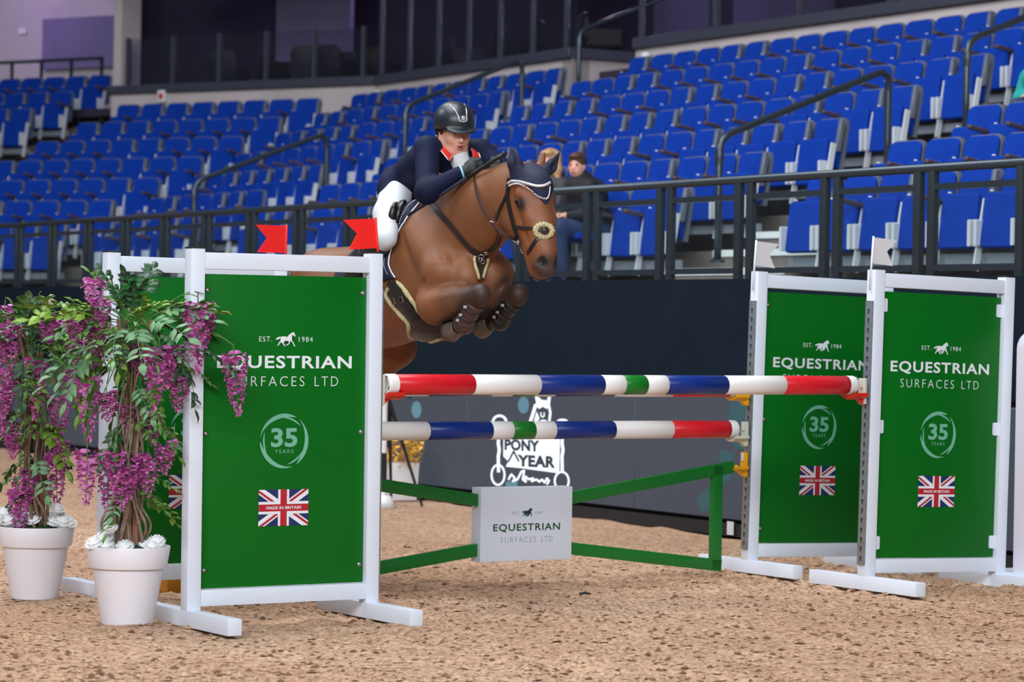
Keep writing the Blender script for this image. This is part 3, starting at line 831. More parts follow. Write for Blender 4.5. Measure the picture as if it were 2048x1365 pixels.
# coloured lamps of the concourse
def spot_lamp(loc, power, col, rad=0.15):
    d = bpy.data.lights.new('concourse_lamp', 'POINT'); d.energy = power; d.color = col; d.shadow_soft_size = rad
    o = bpy.data.objects.new('concourse_lamp', d); COL.objects.link(o); o.location = loc
pB = lambda t, y, z: (Vk(8) + UB * t + NB * y + Vector((0, 0, z)))
spot_lamp(pB(6.0, 1.9, 7.2), 20, (0.5, 0.35, 1.0))
spot_lamp(pB(8.6, 1.6, 6.6), 40, (0.55, 0.35, 1.0))
spot_lamp(pB(1.2, 2.6, 6.6), 24, (0.7, 0.5, 1.0))
spot_lamp(SA(33.0, DC + 2, 6.6), 60, (0.8, 0.7, 1.0))
spot_lamp(SA(27.0, DC + 2, 6.6), 55, (0.75, 0.7, 1.0))
spot_lamp(SA(21.0, DC + 2, 6.6), 55, (0.75, 0.6, 1.0))
# ------------------------------------------------------------------ the jump: four wings, poles, gate
WW, PW, WH = 0.939, 0.07, 1.73       # post spacing, post section, height of a wing
HORSE_2D = [(0, 51), (11, 61), (19, 66), (26, 65), (38, 70), (47, 68), (59, 68), (65, 77), (63, 79), (69, 82), (74, 90), (82, 96), (88, 98), (90, 100), (92, 94), (94, 86), (98, 76), (100, 71), (97, 67), (94, 69), (90, 74), (84, 76), (82, 66), (82, 50), (81, 42), (88, 31), (92, 16), (98, 4), (95, 0), (92, 2), (87, 19), (82, 30), (74, 39), (73, 37), (70, 22), (63, 11), (55, 7), (52, 11), (59, 16), (65, 22), (66, 37), (47, 40), (44, 31), (39, 25), (44, 16), (50, 3), (47, 0), (44, 4), (38, 16), (32, 24), (34, 29), (23, 24), (18, 10), (12, 3), (9, 6), (14, 13), (17, 27), (25, 37), (26, 60), (24, 59), (18, 50), (11, 47), (4, 48)]
def tri_poly(poly):
    bm = bmesh.new(); vs = [bm.verts.new((x, 0, z)) for x, z in poly]; f = bm.faces.new(vs)
    r = bmesh.ops.triangulate(bm, faces=[f]); bm.verts.index_update()
    out = [(v.co.x, v.co.z) for v in bm.verts], [tuple(v.index for v in q.verts) for q in bm.faces]; bm.free(); return out
def horse_print(mb, cx, cz, w, h, y):
    vs, fs = tri_poly(HORSE_2D)
    k = [(cx + (x / 100 - 0.5) * w, y, cz + (z / 100 - 0.5) * h) for x, z in vs]
    for q in fs:                                              # all facing the front (-y)
        a, b_, c = (k[i] for i in q)
        mb.add([a, b_, c], [(0, 1, 2) if (b_[0] - a[0]) * (c[2] - a[2]) - (b_[2] - a[2]) * (c[0] - a[0]) > 0 else (0, 2, 1)])
    return mb
def swoosh(mb, cx, cz, r, a0, a1, w, y, n=22):
    o, i_ = [], []
    for j in range(n + 1):
        a = math.radians(a0 + (a1 - a0) * j / n); q = math.sin(math.pi * (j / n) ** 0.8) * w
        o.append((cx + r * math.cos(a), cz + r * math.sin(a))); i_.append((cx + (r - q) * math.cos(a), cz + (r - q) * math.sin(a)))
    for j in range(n):
        k = [o[j], o[j + 1], i_[j + 1], i_[j]]
        mb.add([(x, y, z) for x, z in k], [(0, 1, 2, 3)] if a1 > a0 else [(3, 2, 1, 0)])
def clip_rect(poly, w, h):
    for ax, sg, lim in ((0, 1, w / 2), (0, -1, w / 2), (1, 1, h / 2), (1, -1, h / 2)):
        out = []
        for i in range(len(poly)):
            p, q = poly[i], poly[(i + 1) % len(poly)]; a, b_ = lim - sg * p[ax], lim - sg * q[ax]
            if a >= 0: out.append(p)
            if (a >= 0) != (b_ >= 0): t = a / (a - b_); out.append((p[0] + (q[0] - p[0]) * t, p[1] + (q[1] - p[1]) * t))
        poly = out
    return poly
def print_meshes():
    out = []
    y = -0.0085
    def mk(nm, fn, m):
        mb = MB(); fn(mb); me = make_mesh(nm, mb.v, mb.f); me.materials.append(m); out.append((nm, me))
    mk('lettering_est', lambda b_: text_mb(b_, 'EST.', -0.105, 1.318, 0.066, 0.024, y, -0.004, 1.2), M['print_white'])
    mk('lettering_year', lambda b_: text_mb(b_, '1984', 0.107, 1.318, 0.074, 0.024, y, -0.004, 1.2), M['print_white'])
    mk('horse_emblem', lambda b_: horse_print(b_, 0.0, 1.318, 0.108, 0.068, y), M['print_white'])
    mk('lettering_name', lambda b_: text_mb(b_, 'EQUESTRIAN', 0.0, 1.206, 0.71, 0.070, y, 0.022, 1.12), M['print_white'])
    mk('lettering_line', lambda b_: text_mb(b_, 'SURFACES', -0.090, 1.121, 0.385, 0.046, y, -0.016, 1.3), M['print_white'])
    mk('lettering_line', lambda b_: text_mb(b_, 'LTD', 0.220, 1.121, 0.125, 0.045, y, -0.016, 1.3), M['print_white'])
    def ring(b_):
        for a in (0, 120, 240):
            swoosh(b_, 0, 0.842, 0.128, a + 60, a + 172, 0.021, y)
            swoosh(b_, 0, 0.842, 0.112, a + 158, a + 225, 0.009, y - 0.0003)
    mk('anniversary_ring', ring, M['print_teal'])
    mk('lettering_35', lambda b_: text_mb(b_, '35', 0.0, 0.858, 0.140, 0.090, y, 0.03, 1.0), M['print_teal'])
    mk('lettering_years', lambda b_: text_mb(b_, 'YEARS', 0.0, 0.793, 0.098, 0.018, y, 0.0, 1.3), M['print_teal'])
    FW, FH, fz = 0.262, 0.17, 0.53
    def rect(b_, x0, x1, z0, z1, d): b_.add([(x0, d, fz + z0), (x1, d, fz + z0), (x1, d, fz + z1), (x0, d, fz + z1)], [(0, 1, 2, 3)])
    def diag(b_, w, d, off=0.0):
        for sx, sz in ((1, 1), (1, -1)):
            ex, ez = FW * sx, FH * sz; q = math.hypot(ex, ez); nx, nz = -ez / q, ex / q
            for half in ((-1, 0), (0, 1)):
                o = off * (1 if half[0] == 0 else -1)
                P = [(ex * 0.6 * half[0] + nx * (o - w / 2), ez * 0.6 * half[0] + nz * (o - w / 2)), (ex * 0.6 * half[1] + nx * (o - w / 2), ez * 0.6 * half[1] + nz * (o - w / 2)),
                     (ex * 0.6 * half[1] + nx * (o + w / 2), ez * 0.6 * half[1] + nz * (o + w / 2)), (ex * 0.6 * half[0] + nx * (o + w / 2), ez * 0.6 * half[0] + nz * (o + w / 2))]
                P = clip_rect(P, FW, FH)
                if len(P) > 2: b_.add([(x, d, fz + z) for x, z in P], [tuple(range(len(P)))])
    mk('flag_ground', lambda b_: rect(b_, -FW / 2, FW / 2, -FH / 2, FH / 2, y), M['flag_blue'])
    mk('flag_saltire_white', lambda b_: diag(b_, 0.036, y - 0.0005), M['print_white'])
    mk('flag_saltire_red', lambda b_: diag(b_, 0.011, y - 0.001, 0.006), M['flag_red'])
    mk('flag_cross_white', lambda b_: (rect(b_, -0.029, 0.029, -FH / 2, FH / 2, y - 0.0015), rect(b_, -FW / 2, FW / 2, -0.029, 0.029, y - 0.0016)), M['print_white'])
    mk('flag_cross_red', lambda b_: (rect(b_, -0.017, 0.017, -FH / 2, FH / 2, y - 0.0020), rect(b_, -FW / 2, FW / 2, -0.0165, 0.0165, y - 0.0021)), M['flag_red'])
    mk('lettering_made', lambda b_: text_mb(b_, 'MADE IN BRITAIN', 0.0, fz, 0.182, 0.0145, y - 0.0030, 0.02, 1.05), M['print_white'])
    return out
PRINTS = print_meshes()
def bevel_box(nm, dims, m, bev=0.004):
    mb = MB().box(*dims); me = make_mesh(nm, mb.v, mb.f); bevel_mesh(me, bev); me.materials.append(m); return me
hw = WW / 2
ME_POST = bevel_box('post', (-PW / 2, PW / 2, -PW / 2, PW / 2, 0.068, WH), M['white'])
ME_FOOT = bevel_box('foot', (-PW / 2, PW / 2, -0.45, 0.45, -0.005, 0.07), M['white'])
ME_RAIL = bevel_box('rail', (-hw + PW / 2, hw - PW / 2, -PW / 2 + 0.004, PW / 2 - 0.004, 0, 0.076), M['white'])
ME_CAP = bevel_box('post_cap', (-PW / 2 - 0.001, PW / 2 + 0.001, -PW / 2 - 0.001, PW / 2 + 0.001, WH, WH + 0.008), M['hole'], 0.002)
ME_PANEL = bevel_box('panel', (-hw + PW / 2 + 0.004, hw - PW / 2 - 0.004, -0.007, 0.007, 0.166, 1.615), M['green'], 0.002)
mb = MB().lathe([(0.0, 0.012), (0.008, 0.011), (0.012, 0.004), (0.013, 0.0)], 12); ME_BOLT = make_mesh('bolt', mb.v, mb.f, True); ME_BOLT.materials.append(M['bolt'])
mb = MB().prism(round_rect(-0.022, 0.022, -0.036, 0.036, 0.008, 2), -0.016, -0.006); ME_CLIP = make_mesh('panel_clip', mb.v, mb.f); ME_CLIP.materials.append(M['white'])
mb = MB().box(-0.030, 0.030, -0.006, 0.006, 0.13, 1.56); ME_TRACK = make_mesh('cup_track', mb.v, mb.f); bevel_mesh(ME_TRACK, 0.003); ME_TRACK.materials.append(M['steel'])
mb = MB()
for i in range(27):
    z = 0.17 + i * 0.0515
    mb.add([(x, -0.0068, z + zz) for x, zz in ell(0, 0, 0.008, 0.008, 8)], [tuple(range(8))])
    mb.add([(-0.004, -0.0069, z - 0.02), (0.004, -0.0069, z - 0.02), (0.004, -0.0069, z), (-0.004, -0.0069, z)], [(0, 1, 2, 3)])
ME_SLOTS = make_mesh('track_slots', mb.v, mb.f); ME_SLOTS.materials.append(M['hole'])

def wing(label, pos, ang, tilt, inner, clips):
    mw = Matrix.Translation(pos) @ Matrix.Rotation(ang, 4, 'Z') @ Matrix.Rotation(tilt, 4, 'Y')
    t = thing('jump_wing', label, 'jump wing', mw=mw, group='green jump wings')
    for sx in (-1, 1):
        T = Matrix.Translation((sx * hw, 0, 0))
        po = place('post', ME_POST, None, t, T); place('foot', ME_FOOT, None, t, T); place('post_cap', ME_CAP, None, t, T)
    place('top_rail', ME_RAIL, None, t, Matrix.Translation((0, 0, 1.637))); place('bottom_rail', ME_RAIL, None, t, Matrix.Translation((0, 0, 0.086)))
    pn = place('panel', ME_PANEL, None, t)
    for nm, me in PRINTS: place(nm, me, None, pn)
    for sx in (-1, 1):
        for z in (1.52, 0.86, 0.23):
            if clips: place('panel_clip', ME_CLIP, None, t, Matrix.Translation((sx * (hw - PW / 2 - 0.016), 0, z + 0.02)))
            else: place('bolt', ME_BOLT, None, t, Matrix.Translation((sx * (hw - PW / 2 - 0.026), -0.007, z + 0.02)) @ Matrix.Rotation(math.pi / 2, 4, 'X'))
    tr = place('cup_track', ME_TRACK, None, t, Matrix.Translation((inner * (hw + PW / 2 + 0.004), 0.0, 0)) @ Matrix.Rotation(inner * math.pi / 2, 4, 'Z'))
    tag(place('track_slots', ME_SLOTS, None, tr), kind='stuff')
    return t
ANG = math.radians(32.5); DJ = Vector((math.cos(ANG), math.sin(ANG), 0)); NJ = Vector((math.sin(ANG), -math.cos(ANG), 0))
W1L, W2L, W3L, W4L = Vector((-1.454, 13.05, 0)), Vector((1.937, 15.39, 0)), Vector((-2.015, 14.2, 0)), Vector((1.385, 16.35, 0))
wing('green advertising wing nearest the camera on the left, beside the potted trees', W1L + DJ * hw, ANG, -0.004, 1, False)
wing('green advertising wing furthest right, holding the front pole', W2L + DJ * hw, ANG, 0.021, -1, True)
wing('green advertising wing half hidden behind the front left wing and the potted trees', W3L + DJ * hw, ANG, 0.006, 1, False)
wing('green advertising wing standing behind on the right, overlapped by the front right wing', W4L + DJ * hw, ANG, 0.023, -1, False)
W1R, W3R = W1L + DJ * WW, W3L + DJ * WW
# poles
def line_t(px, p0, d):                                  # where the vertical plane of a pixel column meets a horizontal line
    r = ray(px, HORIZON + 100); return (r.x * p0.y - r.y * p0.x) / (d.x * r.y - d.y * r.x)
def pole(label, A, B, z, zb=None):
    A, B = Vector((A.x, A.y, z)), Vector((B.x, B.y, z if zb is None else zb)); d = (B - A); Lp = d.length; d.normalize()
    t = thing('jump_pole', label, 'pole', A, group='striped jump poles')
    A0 = Vector((0, 0, 0))
    half = [(0.070, 'pole_green'), (0.135, 'pole_white'), (0.395, 'pole_blue'), (0.395, 'pole_white')]
    used_ = sum(h[0] for h in half); cap = 0.055
    half.append((Lp / 2 - used_ - cap, 'pole_red'))
    c = Lp / 2
    def band(a, b_, m, nm, r=0.05):
        n = 28; prof = [(r * 0.5, a), (r - 0.004, a), (r, a + 0.004), (r, b_ - 0.004), (r - 0.004, b_), (r * 0.5, b_)]
        mb = MB().lathe(prof, n); q = d.to_track_quat('Z', 'Y').to_matrix().to_4x4()
        mb.build(nm, M[m], t, smooth=False, local=q).data.shade_smooth()
    w = 0.0
    band(c - half[0][0], c + half[0][0], 'pole_green', 'green_band'); w = half[0][0]
    for ln, m in half[1:]:
        nm = m[5:] + '_band'
        band(c + w, c + w + ln, m, nm); band(c - w - ln, c - w, m, nm); w += ln
    q = d.to_track_quat('Z', 'Y').to_matrix().to_4x4()
    for e, sg in ((0, 1), (Lp, -1)):
        prof = [(0.0, 0.004), (0.030, 0.004), (0.034, 0.0), (0.049, 0.0), (0.0515, 0.006), (0.0515, cap)]
        mb = MB().lathe([(r, e + sg * zz) for r, zz in prof], 28)
        if sg < 0: mb.f = [f[::-1] for f in mb.f]
        mb.build('end_cap', M['pole_white'], t, local=q).data.shade_smooth()
        mk_ = MB()
        for i in range(4):
            a = i * math.pi / 2 + 0.4
            mk_.obox((0.041 * math.cos(a), 0.041 * math.sin(a), e), (-0.010 * math.sin(a), 0.010 * math.cos(a), 0), (0.003 * math.cos(a), 0.003 * math.sin(a), 0), (0, 0, 0.001))
        mk_.build('cap_marks', M['hole'], t, local=q)
    return A, B
gap = PW / 2 + 0.035
dn = (W2L - W1R).normalized(); df = (W4L - W3R).normalized()
NEAR = pole('striped pole across the front, topmost and nearest, red ends, held by red cups', W1R + dn * gap, W2L - dn * (gap + 0.05), 1.108, 1.112)
pole('striped pole hidden just behind and below the front top pole, held by yellow cups', W3R + df * gap, W4L - df * (gap + 0.05), 1.066)
pole('lower striped pole at the back, hanging above the white sign board', W3R + df * gap, W4L - df * (gap + 0.05), 0.832)
# cups that hold the poles
def cup(label, post, d, side, z, m, style=0):
    """side: +1 the cup points along d away from its post"""
    base = Vector((post.x, post.y, z)) + d * side * (PW / 2 + 0.012)
    mw = Matrix.Translation(base) @ Matrix.Rotation(math.atan2(d.y * side, d.x * side), 4, 'Z')
    t = thing('pole_cup', label, 'pole cup', mw=mw, group='pole cups')
    MB().box(-0.008, 0.010, -0.026, 0.026, -0.105, 0.035).build('back_plate', M['cup_grey'] if style else M[m], t, bevel=0.004)
    P = [(y * 0.055, -0.052 - 0.012 * math.cos(y * 1.3) + 0.012 * y * y * 1.0) for y in (-1, -0.5, 0, 0.5, 1)]
    poly = P + [(y, z_ - 0.016) for y, z_ in reversed(P)]
    mb = MB(); n = len(poly)
    mb.add([(0.008, y, z_) for y, z_ in poly] + [(0.105, y, z_) for y, z_ in poly], [tuple(range(n - 1, -1, -1)), tuple(range(n, 2 * n))] + [(i, (i + 1) % n, (i + 1) % n + n, i + n) for i in range(n)])
    mb.build('cradle', M[m], t)
    MB().prism([(0.0, -0.11), (0.045, -0.075), (0.05, -0.06), (0.0, -0.05)], -0.018, 0.018).build('gusset', M[m], t)
    MB().tube([(0.012, 0.0, -0.015), (0.012, 0, 0.03)], 0.011, 8).build('pin', M['cup_grey'], t)
cup('red cup under the left end of the front pole', W1R, dn, 1, 1.115, 'cup_red', 1)
cup('red cup under the right end of the front pole', W2L, dn, -1, 1.115, 'cup_red', 1)
cup('yellow cup at the back right post, just under the front pole', W4L, df, -1, 1.075, 'cup_yellow')
cup('pale grey cup under the right end of the lower back pole', W4L, df, -1, 0.84, 'cup_grey')
cup('yellow cup holding the green gate at the back right post', W4L, df, -1, 0.665, 'cup_yellow')
# gate of green rails with the sign board
GA = W3R + df * 0.02 + NJ * 0.02
gt = thing('jump_gate', 'green bow-tie gate at the back of the jump with a white sign board', 'gate', mw=Matrix.Translation(GA) @ Matrix.Rotation(math.atan2(df.y, df.x), 4, 'Z'))
tc_, te0, te1 = 1.50, 0.19, 2.84
for a, za, b_, zb, nm in ((te0, 0.61, 1.22, 0.455, 'top_rail'), (te1 + 0.08, 0.618, 1.78, 0.455, 'top_rail'), (te0, 0.055, 1.22, 0.19, 'bottom_rail'), (te1, 0.055, 1.78, 0.185, 'bottom_rail')):
    MB().bar((a, 0, za), (b_, 0, zb), 0.035, 0.068).build(nm, M['green_bar'], gt, bevel=0.004)
for x in (te0 + 0.035, te1 - 0.035):
    MB().box(x - 0.035, x + 0.035, -0.0175, 0.0175, 0.03, 0.63).build('end_post', M['green_bar'], gt, bevel=0.004)
bd = MB().box(tc_ - 0.295, tc_ + 0.295, -0.045, 0.05, 0.125, 0.525).build('sign_board', M['white'], gt, bevel=0.004)
yb = -0.0465
mb = MB(); horse_print(mb, tc_ + 0.0, 0.388, 0.07, 0.05, yb); mb.build('horse_emblem', M['print_dark'], bd)
mb = MB(); text_mb(mb, 'EST', tc_ - 0.076, 0.386, 0.042, 0.014, yb, 0, 1.3); mb.build('lettering_est', M['print_grey'], bd); mb = MB(); text_mb(mb, '1984', tc_ + 0.075, 0.386, 0.048, 0.014, yb, 0, 1.3); mb.build('lettering_year', M['print_grey'], bd)
mb = MB(); text_mb(mb, 'EQUESTRIAN', tc_, 0.305, 0.43, 0.046, yb, 0.014, 1.12); mb.build('lettering_name', M['print_dark'], bd)
mb = MB(); text_mb(mb, 'SURFACES', tc_ - 0.053, 0.241, 0.229, 0.030, yb, -0.012, 1.3); mb.build('lettering_line', M['print_grey'], bd)
mb = MB(); text_mb(mb, 'LTD', tc_ + 0.131, 0.241, 0.073, 0.030, yb, -0.012, 1.3); mb.build('lettering_line', M['print_grey'], bd)
# marker flags
def flag(label, pos, lean, length, fl_px, m, m_stick):
    base = Vector(pos); top = base + Vector((0, 0, length)) + DJ * lean
    t = thing('marker_flag', label, 'flag', base, group='marker flags')
    MB().tube([(0, 0, -0.09), top - base], 0.006, 8).build('stick', M[m_stick], t, smooth=True)
    e = Vector(fl_px); u = (top - base).normalized(); c = top - base - u * 0.006
    P = [c, c + e, c + e * 0.62 - u * 0.068, c + e * 0.92 - u * 0.142, c - u * 0.142]
    nn = e.cross(u).normalized() * 0.0015
    mb = MB().add([p + nn for p in P] + [p - nn for p in P], [(0, 1, 2, 3, 4), (9, 8, 7, 6, 5)] + [(i, i + 5, (i + 1) % 5 + 5, (i + 1) % 5) for i in range(5)])
    mb.build('pennant', M[m], t)
sb = PW / 2 + 0.008
top = Vector((0, 0, WH - 0.01))
flag('red swallow-tailed flag in front, on the nearest wing beside the rider\'s knee', W1R + DJ * 0.03 + NJ * 0.0 + top, -0.028, 0.185, -DJ * 0.178 + Vector((0, 0, -0.012)), 'flag_cloth_red', 'flag_cloth_red')
flag('red swallow-tailed flag further left and back, on the half hidden wing', W3R + DJ * 0.05 + top, 0.004, 0.185, -DJ * 0.18 + Vector((0, 0, 0.0)), 'flag_cloth_red', 'flag_cloth_red')
flag('white swallow-tailed flag on the front right wing', W2L + DJ * (0.035 - sb) - NJ * 0 + top, 0.02, 0.2, DJ * 0.165 + Vector((0, 0, -0.012)), 'flag_cloth_white', 'white')
flag('white swallow-tailed flag on the wing behind on the right', W4L + DJ * (0.035 - sb) + top, 0.02, 0.2, DJ * 0.165 + Vector((0, 0, -0.012)), 'flag_cloth_white', 'white')
# ------------------------------------------------------------------ potted wisteria trees
def leaflet(mb, p, d, nrm, ln, wd):
    s_ = d.cross(nrm).normalized() * wd
    up = nrm * ln * 0.10
    pts = [p, p + d * ln * 0.35 + s_ - up * 0.2, p + d * ln * 0.7 + s_ * 0.75 - up * 0.5, p + d * ln - up * 2.0, p + d * ln * 0.7 - s_ * 0.75 - up * 0.5, p + d * ln * 0.35 - s_ - up * 0.2, p + d * ln * 0.35 + up, p + d * ln * 0.7 + up * 0.6]
    mb.add(pts, [(0, 6, 1), (1, 6, 7, 2), (2, 7, 3), (3, 7, 4), (4, 7, 6, 5), (5, 6, 0)])
def sprig_mesh(seed, m, L=0.25, n=5):
    rs = random.Random(seed); mb = MB()
    P = [Vector((0, 0, 0))]
    for i in range(8):
        t = (i + 1) / 8; P.append(Vector((L * t, 0, 0.06 * t - 0.16 * t * t)))
    mb.tube(P, [0.0028 - 0.0018 * i / 8 for i in range(9)], 5)
    k = 0
    for i in range(n):
        t = 0.25 + 0.70 * i / (n - 1); q = P[min(int(t * 8), 8)]
        for sg in (-1, 1):
            d = Vector((0.55, sg * 1.0, rs.uniform(-0.35, 0.1))).normalized()
            leaflet(mb, q, d, Vector((rs.uniform(-0.3, 0.3), rs.uniform(-0.3, 0.3), 1)).normalized(), rs.uniform(0.060, 0.080), rs.uniform(0.016, 0.021))
    leaflet(mb, P[-1], Vector((1, 0, -0.4)).normalized(), Vector((0.3, 0, 1)).normalized(), 0.080, 0.020)
    me = make_mesh('leaf_sprig', mb.v, mb.f); me.materials.append(m); return me
def raceme_mesh(seed, mats, L=0.27):
    rs = random.Random(seed); mb = MB(); mi = []
    mb.tube([(0, 0, 0.05), (0, 0, -L)], [0.003, 0.0015], 5); mi += [3] * len(mb.f)
    n = 54
    for i in range(n):
        t = (i + rs.random()) / n; z = -L * t ** 0.95; rad = 0.031 * (1 - t) ** 0.7 + 0.006; a = i * 2.4 + rs.uniform(-0.5, 0.5)
        o = Vector((math.cos(a), math.sin(a), 0)); side = Vector((-math.sin(a), math.cos(a), 0)); sz = 0.025 * (1 - 0.62 * t) * rs.uniform(0.85, 1.2)
        c = o * rad + Vector((0, 0, z)); k0 = len(mb.f)
        if t > 0.82:                                         # unopened buds at the tip
            mb.add([c + Vector((0, 0, sz)), c + o * sz * 0.6, c + side * sz * 0.6, c - o * sz * 0.6, c - side * sz * 0.6, c - Vector((0, 0, sz * 1.1))],
                   [(0, 1, 2), (0, 2, 3), (0, 3, 4), (0, 4, 1), (5, 2, 1), (5, 3, 2), (5, 4, 3), (5, 1, 4)])
        else:
            u = Vector((0, 0, 1))
            # ruffled standard petal, like a small folded fan, and a darker keel under it
            fan = [c - o * 0.3 * sz] + [c + o * sz * (0.55 + 0.25 * math.cos(3 * w)) + side * sz * 1.25 * math.sin(w) + u * sz * (0.85 * math.cos(w) + rs.uniform(-0.12, 0.12)) for w in (-1.35, -0.8, -0.3, 0.3, 0.8, 1.35)]
            mb.add(fan, [(0, i_ + 1, i_ + 2) for i_ in range(5)])
            mb.add([c, c + o * sz * 0.9 + side * sz * 0.45 - u * sz * 0.1, c + o * sz * 1.15 - u * sz * 0.75, c + o * sz * 0.9 - side * sz * 0.45 - u * sz * 0.1], [(0, 1, 2), (0, 2, 3)])
        c_ = 0 if rs.random() < 0.62 else 1
        mi += [c_] * (len(mb.f) - k0)
        if t <= 0.82: mi[-1] = mi[-2] = 1
    me = make_mesh('flower_cluster', mb.v, mb.f)
    for m in mats + [M['leaf_mid']]: me.materials.append(m)
    me.polygons.foreach_set('material_index', [min(x, len(me.materials) - 1) for x in mi][:len(me.polygons)] if len(mi) >= len(me.polygons) else [0] * len(me.polygons))
    me.update(); return me
SPRIGS = {k: [sprig_mesh(i * 7 + j, M[m]) for j in range(2)] for i, (k, m) in enumerate((('d', 'leaf_dark'), ('m', 'leaf_mid'), ('l', 'leaf_light'), ('g', 'leaf_grey')))}
RAC = [raceme_mesh(31 + i, [M[a], M[b_], M['leaf_mid']]) for i, (a, b_) in enumerate((('wist', 'wist_dark'), ('wist', 'wist_dark'), ('wist_dark', 'wist'), ('wist_pink', 'wist')))]
def bloom_mesh(seed):
    rs = random.Random(seed); mb = MB()
    for ring, (r, z, n, tilt) in enumerate(((0.036, 0.005, 9, 0.2), (0.030, 0.018, 8, 0.55), (0.020, 0.030, 7, 0.95), (0.010, 0.036, 5, 1.25))):
        for i in range(n):
            a = 2 * math.pi * (i + 0.5 * ring) / n + rs.uniform(-0.15, 0.15)
            o = Vector((math.cos(a), math.sin(a), 0)); s_ = Vector((-math.sin(a), math.cos(a), 0)); c = Vector((0, 0, z * 0.5)) + o * r * 0.25
            e = (o * math.cos(tilt) + Vector((0, 0, 1)) * math.sin(tilt)) * r * 0.95
            w = 0.016
            pts = [c - s_ * 0.005, c + s_ * 0.005] + [c + e * (0.9 + 0.16 * (-1) ** j) + s_ * w * (1 - j * 0.5) for j in range(5)]
            mb.add(pts, [(0, 1, 2), (0, 2, 3), (0, 3, 4), (0, 4, 5), (0, 5, 6)])
    mb.lathe([(0.0, -0.012), (0.02, -0.004), (0.03, 0.008), (0.026, 0.024), (0.0, 0.032)], 10)
    me = make_mesh('white_bloom', mb.v, mb.f, True); me.materials.append(M['bloom']); return me
BLOOMS = [bloom_mesh(i) for i in range(3)]
def look(d, roll=0.0, up=Vector((0, 0, 1))):
    d = d.normalized(); y = up.cross(d)
    if y.length < 0.05: y = Vector((0, 1, 0)).cross(d)
    y.normalize(); z = d.cross(y)
    return Matrix(((d.x, y.x, z.x), (d.y, y.y, z.y), (d.z, y.z, z.z))).to_4x4() @ Matrix.Rotation(roll, 4, 'X')

